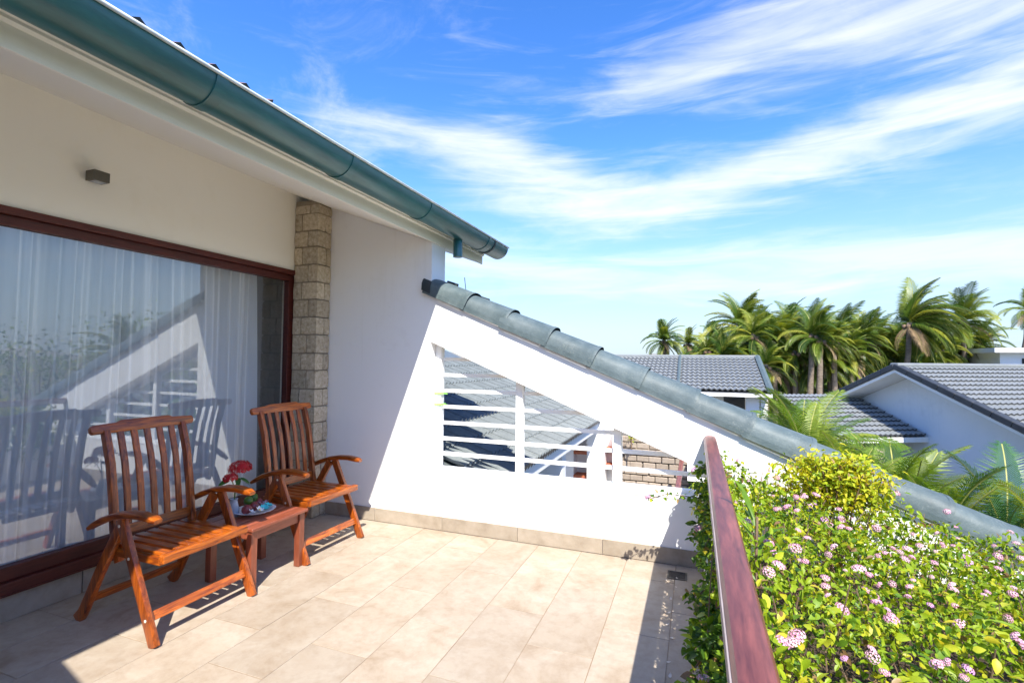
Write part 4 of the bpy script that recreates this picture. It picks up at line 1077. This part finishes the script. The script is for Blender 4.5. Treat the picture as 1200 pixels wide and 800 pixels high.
# ------------------------------------------------------------------ far houses
def tile_field(mb, O, U, V, nu, nv, wave, course, amp=.03, samples=4, mi=0):
    # O: top corner, U: unit vector along the courses, V: unit vector down the slope
    Nn = U.cross(V).normalized()
    if Nn.z < 0: Nn = -Nn
    n = nu*samples; vs = []; fs = []
    for r in range(nv):
        for (s_, h) in ((r*course, .0), ((r+1)*course, .04), ((r+1)*course, -.005)):
            for i in range(n+1):
                vs.append(O+U*(wave*i/samples)+V*s_+Nn*(h+amp*(.5+.5*cos(2*pi*i/samples))))
    m = n+1
    for k in range(nv*3-1):
        for i in range(n): a = k*m+i; fs.append((a, a+1, a+m+1, a+m))
    o0 = len(mb.m); mb.add(vs, fs, mi)
    for k in range(nv*3-1):
        if k % 3 == 1:
            for i in range(n): mb.m[o0+k*n+i] = 1  # risers take the second material as painted shade between courses
def mid_house():
    t = thing('grey_roofed_house', 'house with a long grey tiled roof in front of the palms', 'house', (0, 19, GZ))
    inv = Matrix.Translation((0, -19, -GZ))
    def P(mb, nm, m, **k):
        o = mb.obj(nm, m, t, **k); o.matrix_parent_inverse = inv; return o
    V = Vector((0, -3.5, -1.09)).normalized(); ln = Vector((0, -3.5, -1.09)).length
    mb = MB(); tile_field(mb, Vector((-5.2, 21, 1.63)), Vector((1, 0, 0)), V, 45, 11, .165, ln/11, .05)
    stuff(P(mb, 'roof_tiles', [M['farroof'], M['lipshade']], smooth=True, angle=50, fixn=False))
    P(MB().prism([(17.52, .50), (21, 1.60), (24.4, .54), (24.4, .5), (21, 1.56), (17.52, .46)], 'x', -5.2, 2.2), 'roof', M['darkroof'])
    P(MB().sweep([(2.22, 17.42, .56), (2.22, 21, 1.68)], [(-.09, -.05), (.09, -.05), (.09, .05), (0, .09), (-.09, .05)], Vector((1, 0, 0))), 'verge_tiles', M['slate'])
    P(MB().sweep([(-.55, 17.42, .58), (-.58, 21, 1.70)], [(-.05, -.03), (.05, -.03), (.05, .03), (0, .06), (-.05, .03)], Vector((1, 0, 0))), 'ridge_seam', M['slate'])
    P(MB().box(-5.2, 2.3, 20.92, 21.08, 1.62, 1.74), 'ridge_cap', M['farroof'], bevel=.03)
    P(MB().box(-5.2, 2.28, 17.46, 17.56, .36, .47), 'fascia', M['white'])
    P(MB().box(-5.2, 2.2, 17.57, 18.4, .36, .40), 'soffit', M['white'])
    P(MB().box(-5.2, .9, 18.4, 18.6, GZ, .36), 'wall', M['white'])
    P(MB().box(.9, 2.2, 19.4, 19.6, GZ, .36), 'porch_back', M['roomwall'])
    P(MB().box(1.55, 1.95, 17.9, 18.2, GZ, .355), 'porch_post', M['white'])
    P(MB().box(2.0, 2.2, 18.0, 23.8, GZ, .52), 'side_wall', M['white'])
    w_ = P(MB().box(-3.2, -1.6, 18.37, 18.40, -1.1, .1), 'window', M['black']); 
    MB().box(-3.25, -1.55, 18.355, 18.372, -1.14, -1.08).obj('sill', M['terracotta'], w_).matrix_parent_inverse = Matrix.Identity(4)
mid_house()
def right_house():
    A = Vector((3.92, 12.55, 1.40)); ang = radians(28)
    t = thing('gabled_house', 'white house with a grey tiled roof whose shaded gable end faces the terrace', 'house', (A.x, A.y, GZ), ang)
    az = A.z-GZ; S = .43; LL, RR = 1.9, 7.5
    # local: x along the ridge (away to the right), y to the back left, z from the ground
    mb = MB(); V = Vector((0, -1, -S)).normalized()
    tile_field(mb, Vector((.06, 0, az+.02)), Vector((1, 0, 0)), V, 100, int(RR*1.09/.19), .118, .19, .03)
    tile_field(mb, Vector((.06, 0, az+.02)), Vector((1, 0, 0)), Vector((0, 1, -S)).normalized(), 100, 10, .118, .19, .03)
    stuff(mb.obj('roof_tiles', [M['farroof'], M['lipshade']], t, smooth=True, angle=50, fixn=False))
    MB().prism([(LL, az-S*LL), (0, az), (-RR, az-S*RR), (-RR, az-S*RR-.10), (0, az-.10), (LL, az-S*LL-.10)], 'x', .02, 12).obj('roof', M['white'], t)
    sl = math.atan(S)
    bar = MB().box(-.02, .14, -.17, .17, -.06, .055).mesh('verge_tile', M['darkroof'], bevel=.012, segs=1)
    for k in range(int(RR*1.09/.34)):
        s_ = (k+.5)*.34/1.09
        link('verge_tile', bar, t, (0, -s_, az-S*s_+.03), (sl, 0, 0))
    for k in range(6):
        s_ = (k+.5)*.34/1.09
        link('verge_tile', bar, t, (0, s_, az-S*s_+.03), (-sl, 0, 0))
    MB().box(.0, 12, -.1, .1, az+.02, az+.10).obj('ridge_cap', M['farroof'], t, bevel=.03)
    wx = .62
    MB().prism([(LL-.35, 0), (LL-.35, az-S*(LL-.35)-.11), (0, az-.11), (-RR+.4, az-S*(RR-.4)-.11), (-RR+.4, 0)], 'x', wx, wx+.2).obj('wall', M['bluewhite'], t)  # shade-tinted copy of the white used on the other walls
    MB().box(wx+.2, 11.5, -RR+.4, -RR+.6, 0, az-S*(RR-.4)-.12).obj('wall', M['white'], t)
    MB().box(wx+.2, 11.5, LL-.55, LL-.35, 0, az-S*(LL-.35)-.12).obj('wall', M['white'], t)
    # lean-to roof against the gable wall
    lo, hi = -.15, 1.75; zl = az-1.42; sl2 = .38
    mb = MB(); tile_field(mb, Vector((-1.45, hi, zl+sl2*(hi-lo))), Vector((1, 0, 0)), Vector((0, -1, -sl2)).normalized(), 17, 10, .118, (hi-lo)*1.07/10, .03)
    stuff(mb.obj('lean_to_tiles', [M['farroof'], M['lipshade']], t, smooth=True, angle=50, fixn=False))
    MB().prism([(lo+.05, zl-.02), (hi, zl+sl2*(hi-lo)-.04), (hi, zl+sl2*(hi-lo)-.08), (lo+.05, zl-.06)], 'x', -1.45, wx-.002).obj('lean_to_roof', M['darkroof'], t)
    MB().box(-1.45, wx-.003, lo-.02, lo+.04, zl-.12, zl-.02).obj('lean_to_fascia', M['white'], t)
    MB().box(-.55, -.3, lo+.1, lo+.35, 0, zl-.121).obj('porch_post', M['beigestone'], t)
    MB().box(-1.4, wx-.003, hi-.5, hi-.3, 0, zl+.3).obj('lean_to_wall', M['greyplaster'], t)
right_house()
ff = thing('flat_roofed_house', 'low white flat roofed building among the palms at the far right', 'house', (13.75, 28, GZ))
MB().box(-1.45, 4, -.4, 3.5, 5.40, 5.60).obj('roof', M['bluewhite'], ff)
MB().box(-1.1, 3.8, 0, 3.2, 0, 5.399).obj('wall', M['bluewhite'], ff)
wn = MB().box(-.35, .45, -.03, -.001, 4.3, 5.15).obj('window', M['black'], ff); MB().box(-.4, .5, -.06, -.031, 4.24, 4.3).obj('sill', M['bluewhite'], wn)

# ------------------------------------------------------------------ palms
def frond_mesh(el0, droop, m, L_=1.0, n=42, lw=.022, ll=.29, lean=0.0, hang=.5, rib=True):
    mb = MB(); pts = []; p = Vector((0, 0, 0)); ds = L_/n
    dirs = []
    for i in range(n+1):
        s_ = i/n; e = el0-droop*s_**1.25
        d = Vector((cos(e), lean*s_*s_, sin(e))).normalized(); pts.append(p.copy()); dirs.append(d); p = p+d*ds
    for i in range(3, n+1):
        s_ = i/n
        for sg in (-1, 1):
            ln = ll*L_*(sin(pi*min(.97, .16+.80*s_))**.7)*random.uniform(.85, 1.1)
            side = dirs[i].cross(Vector((0, 0, 1)))
            side = side.normalized() if side.length > .05 else Vector((0, 1, 0))
            up = side.cross(dirs[i]).normalized()
            d1 = (side*sg*(.85-.25*s_)+dirs[i]*(.45+.5*s_)+up*.20+Vector((0, lean*.6, 0))).normalized()
            d2 = (d1+Vector((0, lean*.5, -hang*random.uniform(.7, 1.4)))).normalized()
            a = pts[i]; b = a+d1*ln*.45; c = b+d2*ln*.55
            wv = dirs[i]*lw*L_*.5
            mb.add([a-wv*.6, a+wv*.6, b+wv, b-wv, c], [(0, 1, 2, 3), (3, 2, 4)], 0)
    if rib: mb.tube(pts[::5]+[pts[-1]], .0055*L_, 3, 1, None)
    return mb.mesh('frond', [m, M['rib']], fixn=False)
PF = {}
for key, m, nn, lww in (('frond', M['frond'], 44, .020), ('areca', M['areca'], 64, .012), ('bluefrond', M['bluefrond'], 60, .013)):
    for lean in (0, 1):
        PF[key, lean] = [(e, frond_mesh(radians(e), radians(dr), m, lean=.5*lean, hang=h*(1.0 if key == 'frond' else 1.3), n=nn, lw=lww)) for (e, dr, h) in
                   ((82, 50, .35), (66, 75, .5), (50, 95, .6), (34, 100, .75), (15, 85, .9), (-8, 65, 1.1), (-35, 45, 1.2))]
BROWN = frond_mesh(radians(-20), radians(62), M['deadfrond'], hang=1.3, n=30)
def palm(name, label, x, y, zc, size, n, lean, group, kind='frond', wind=0.0, cat='palm tree', trunk=True, els=(0, 1, 2, 3, 4, 5, 6)):
    # zc: height of the crown's heart; wind pushes fronds round towards +x
    t = thing(name, label, cat, (x, y, GZ), 0, group)
    H = zc-GZ; bx, by = lean
    if trunk:
        pts = [(-bx*(1-s_)**1.6, -by*(1-s_)**1.6, H*s_) for s_ in (0, .2, .4, .6, .8, 1)]
        MB().tube(pts, .13, 8, 0, [1.35, 1.1, 1, .92, .85, .8]).obj('trunk', M['trunk'], t, smooth=True)
        if kind == 'frond':
            for k in range(5):
                a = k*1.256+.4
                MB().lathe([(0, -.11), (.07, -.08), (.10, 0), (.07, .09), (0, .11)], (.2*cos(a), .2*sin(a), H-.18), 8).obj('coconut', M['twig'], t, smooth=True)
    for k in range(n):
        a = k*2.39996+random.uniform(-.25, .25)
        if wind: a = atan2(sin(a), cos(a)+wind)
        e = els[k % len(els)] if n > 8 else random.choice(els)
        me = PF[kind, 1 if wind > .3 else 0][e][1]
        link('frond', me, t, (0, 0, H-.03*e), (random.gauss(0, .12), random.gauss(0, .10), a), size*random.uniform(.82, 1.15))
    if kind == 'frond':
        for k in range(3):
            link('frond', BROWN, t, (0, 0, H-.15), (random.gauss(0, .2), random.gauss(0, .15), random.uniform(0, 6.28)), size*random.uniform(.6, .95))
    return t
def at(px, py, Y):
    # direction of a bearing and a height noted as photograph pixels, turned into metres at depth Y
    yaw, pitch, roll = radians(20.461), radians(2.065), radians(0.545)
    f = Vector((-sin(yaw)*cos(pitch), cos(yaw)*cos(pitch), sin(pitch))); r = Vector((cos(yaw), sin(yaw), 0)); u = r.cross(f)
    r2 = r*cos(roll)+u*sin(roll); u2 = -r*sin(roll)+u*cos(roll)
    d = f*576.3+r2*(px-600)-u2*(py-400); return Vector((0, 0, 1.5))+d*(Y/d.y)
G1 = 'coconut palms behind the houses'
PALMS = [
    (778, 398, 30, 2.0, 18, (-.5, 0), .3, 'small coconut palm standing apart at the left end of the palm row'),
    (806, 402, 33, 1.7, 14, (.3, 0), .3, 'small drooping palm touching the lone palm at the left end of the row'),
    (868, 382, 29, 3.0, 24, (.6, 0), .35, 'tall bushy coconut palm above the right half of the long grey roof'),
    (838, 400, 31, 2.1, 18, (.2, 0), .3, 'low bushy palm behind the ridge of the long grey roof'),
    (905, 402, 27, 2.8, 20, (-.2, 0), .3, 'low palm with yellow drooping fronds at the end of the long grey roof'),
    (945, 396, 30, 2.8, 22, (.3, 0), .5, 'coconut palm with hanging fronds in the gap between the two tiled roofs'),
    (985, 400, 28, 2.8, 22, (.5, 0), .4, 'drooping coconut palm just left of the gable peak'),
    (962, 425, 26, 2.6, 18, (.1, 0), .2, 'low drooping palm in the gap between the roofs, in front of taller ones'),
    (1020, 395, 33, 2.6, 20, (.2, 0), .4, 'coconut palm behind the gable peak'),
    (1066, 378, 27, 3.0, 26, (.9, 0), 1.1, 'tallest windswept palm with all its fronds blown to the right'),
    (1128, 375, 30, 2.5, 18, (-.3, 0), .2, 'star shaped coconut palm standing clear against the sky right of the windswept one'),
    (1100, 405, 31, 2.2, 18, (.2, 0), .5, 'low palm between the windswept palm and the star shaped palm'),
    (1128, 408, 34, 2.0, 14, (.2, 0), .4, 'low yellowish palm left of the flat roofed building'),
    (1205, 362, 33, 2.0, 14, (1.6, 0), .3, 'leaning palm at the right edge above the flat roofed building'),
    (1045, 420, 30, 2.2, 16, (.2, 0), .3, 'low palm right behind the gable peak under the windswept one'),
    (925, 378, 36, 2.4, 18, (.2, 0), .3, 'more distant palm between the tall bushy palm and the gap'),
]
for (px_, py_, Y_, sz, n_, ln_, wd, lab) in PALMS:
    c = at(px_, py_, Y_); palm('coconut_palm', lab, c.x, c.y, c.z, sz*.70, int(n_*2.4), ln_, G1, wind=wd)
for k in range(46):
    px_ = 822+7.1*k+random.uniform(-8, 8); c = at(px_, random.uniform(388 if px_ > 865 else 408, 430), random.uniform(24.5, 27.5) if px_ < 1010 else random.uniform(29, 33))
    tag(palm('coconut_palm', 'x', c.x, c.y, c.z, random.uniform(1.1, 1.6), 28, (random.uniform(-.3, .4), 0), 'low palms filling the row behind the roofs', wind=.35),
        'low bushy palm filling the row between the tall palms and the tiled roofs', None)
G2 = 'palms just beyond the gable wall'
palm('areca_palm', 'yellow green palm rising beyond the ridge tiles between the two tiled roofs', 1.58, 8.8, -.25, 1.45, 36, (0, 0), G2, 'areca', .0, els=(0, 0, 1, 1, 2, 2, 3, 4))
palm('areca_palm', 'upright palm in front of the low porch of the gabled house', 2.42, 7.7, -.78, 1.35, 28, (0, 0), G2, 'areca', .0, els=(0, 0, 1, 1, 2, 3))
palm('areca_palm', 'palm with a bare yellow spear in front of the shaded gable', 2.72, 7.2, -.80, 1.2, 24, (0, 0), G2, 'areca', .0, els=(0, 1, 1, 2, 3))
palm('fan_palm', 'blue green palm with spreading fronds before the shaded gable wall', 3.25, 7.2, -.60, 1.15, 26, (0, 0), G2, 'bluefrond', .0, els=(1, 2, 2, 3, 3, 0))
palm('areca_palm', 'yellow green palm at the right edge just beyond the ridge tiles', 3.60, 6.7, -.95, 1.4, 26, (0, 0), G2, 'areca', .0, els=(0, 1, 2, 2, 3))
palm('areca_palm', 'low palm half hidden behind the ridge tiles left of the low porch', 1.85, 7.4, -.65, 1.2, 22, (0, 0), G2, 'areca', .0, els=(0, 1, 2, 3))
# trees beyond the rail, outside the frame but mirrored in the door glass
G3 = 'trees mirrored in the glass door'
palm('coconut_palm', 'palm to the side of the terrace mirrored in the left of the door glass', 7.4, 5.0, .75, 1.35, 26, (.3, 0), G3, wind=.2)
palm('coconut_palm', 'palm to the side of the terrace mirrored low in the middle of the door glass', 9.5, 10.4, 1.3, 1.5, 26, (.3, 0), G3, wind=.3)
palm('coconut_palm', 'palm to the side of the terrace mirrored at the far left of the door glass', 9.0, 3.4, .9, 1.6, 26, (.3, 0), G3, wind=.2)
def leafy_tree(label, x, y, zc, r_, n):
    t = thing('leafy_tree', label, 'tree', (x, y, GZ)); H = zc-GZ
    MB().tube([(0, 0, 0), (.1, .05, H*.5), (0, 0, H)], .12, 8, 0, [1.3, 1, .6]).obj('trunk', M['trunk'], t, smooth=True)
    br = MB(); C = []
    for k in range(26):
        a = random.uniform(0, 6.28); e = random.uniform(-.3, 1.3); L_ = r_*random.uniform(.6, 1)
        q = Vector((cos(a)*cos(e), sin(a)*cos(e), sin(e)))*L_+Vector((0, 0, H))
        br.tube([(0, 0, H-.5), tuple(Vector((0, 0, H-.2)).lerp(q, .5)), tuple(q)], .03, 5, 0, [1, .7, .3])
        for j in range(n):
            p = q+Vector((random.gauss(0, .24), random.gauss(0, .24), random.gauss(0, .17)))*r_*.8
            l_ = random.uniform(.07, .13); C.append((p+t.location, rand_rot(.7), l_, l_*.6, 0))
    br.obj('branches', M['twig'], t, fixn=False); scatter_leaves(t, C, 0, CAM, (.1, .4, .48, .02), 'crown')
leafy_tree('broad leaved tree beside the terrace mirrored in the top left of the door glass', 4.6, 2.6, 1.9, 1.1, 70)
leafy_tree('dense broad leaved tree beyond the terrace mirrored low in the door glass', 8.6, 5.2, -.4, 2.2, 110)
leafy_tree('dense broad leaved tree to the side of the terrace next to the mirrored palms', 9.6, 8.2, -.4, 2.4, 110)
leafy_tree('low dense broad leaved tree to the side of the terrace nearest the rail', 6.6, 2.4, -.8, 1.8, 110)
leafy_tree('wide dense broad leaved tree far to the side of the terrace', 11.5, 12.5, .0, 2.8, 110)

# ------------------------------------------------------------------ undergrowth below the palms
def scrub():
    mb = MB()
    for i in range(15000):
        Y = random.uniform(30, 46); px_ = random.uniform(735, 1330); p = at(px_, 430, Y)
        top = 1.5+.8*sin(px_*.031)+.5*sin(px_*.083+Y)+.3*(Y-30)/16
        if px_ > 1150: top = min(top, 1.7)
        z = GZ+(top-GZ)*(1-random.random()**1.6)
        l_ = random.uniform(.35, .8); R3 = rand_rot(.8)
        vs, fs = leaf_low(l_, l_*.4, random.uniform(0, .5)); q = Vector((p.x, p.y, z))
        mb.add([q+R3 @ Vector(v) for v in vs], fs)
    for i in range(5000):
        x = random.uniform(-.5, 9); y = random.uniform(5.2, 11.5)
        if x < 1.2 and y < 12: continue
        z = GZ+1.2*random.random()**.6+.3*sin(x*2)+.2
        l_ = random.uniform(.12, .3); R3 = rand_rot(.8); vs, fs = leaf_low(l_, l_*.45, .3); q = Vector((x, y, z))
        mb.add([q+R3 @ Vector(v) for v in vs], fs)
    o = mb.obj('undergrowth', M['scrub'], None, fixn=False); stuff(o)
    o['label'] = 'dense green undergrowth below the palms'; o['category'] = 'undergrowth'
scrub()
print('OBJECTS', len(bpy.data.objects))
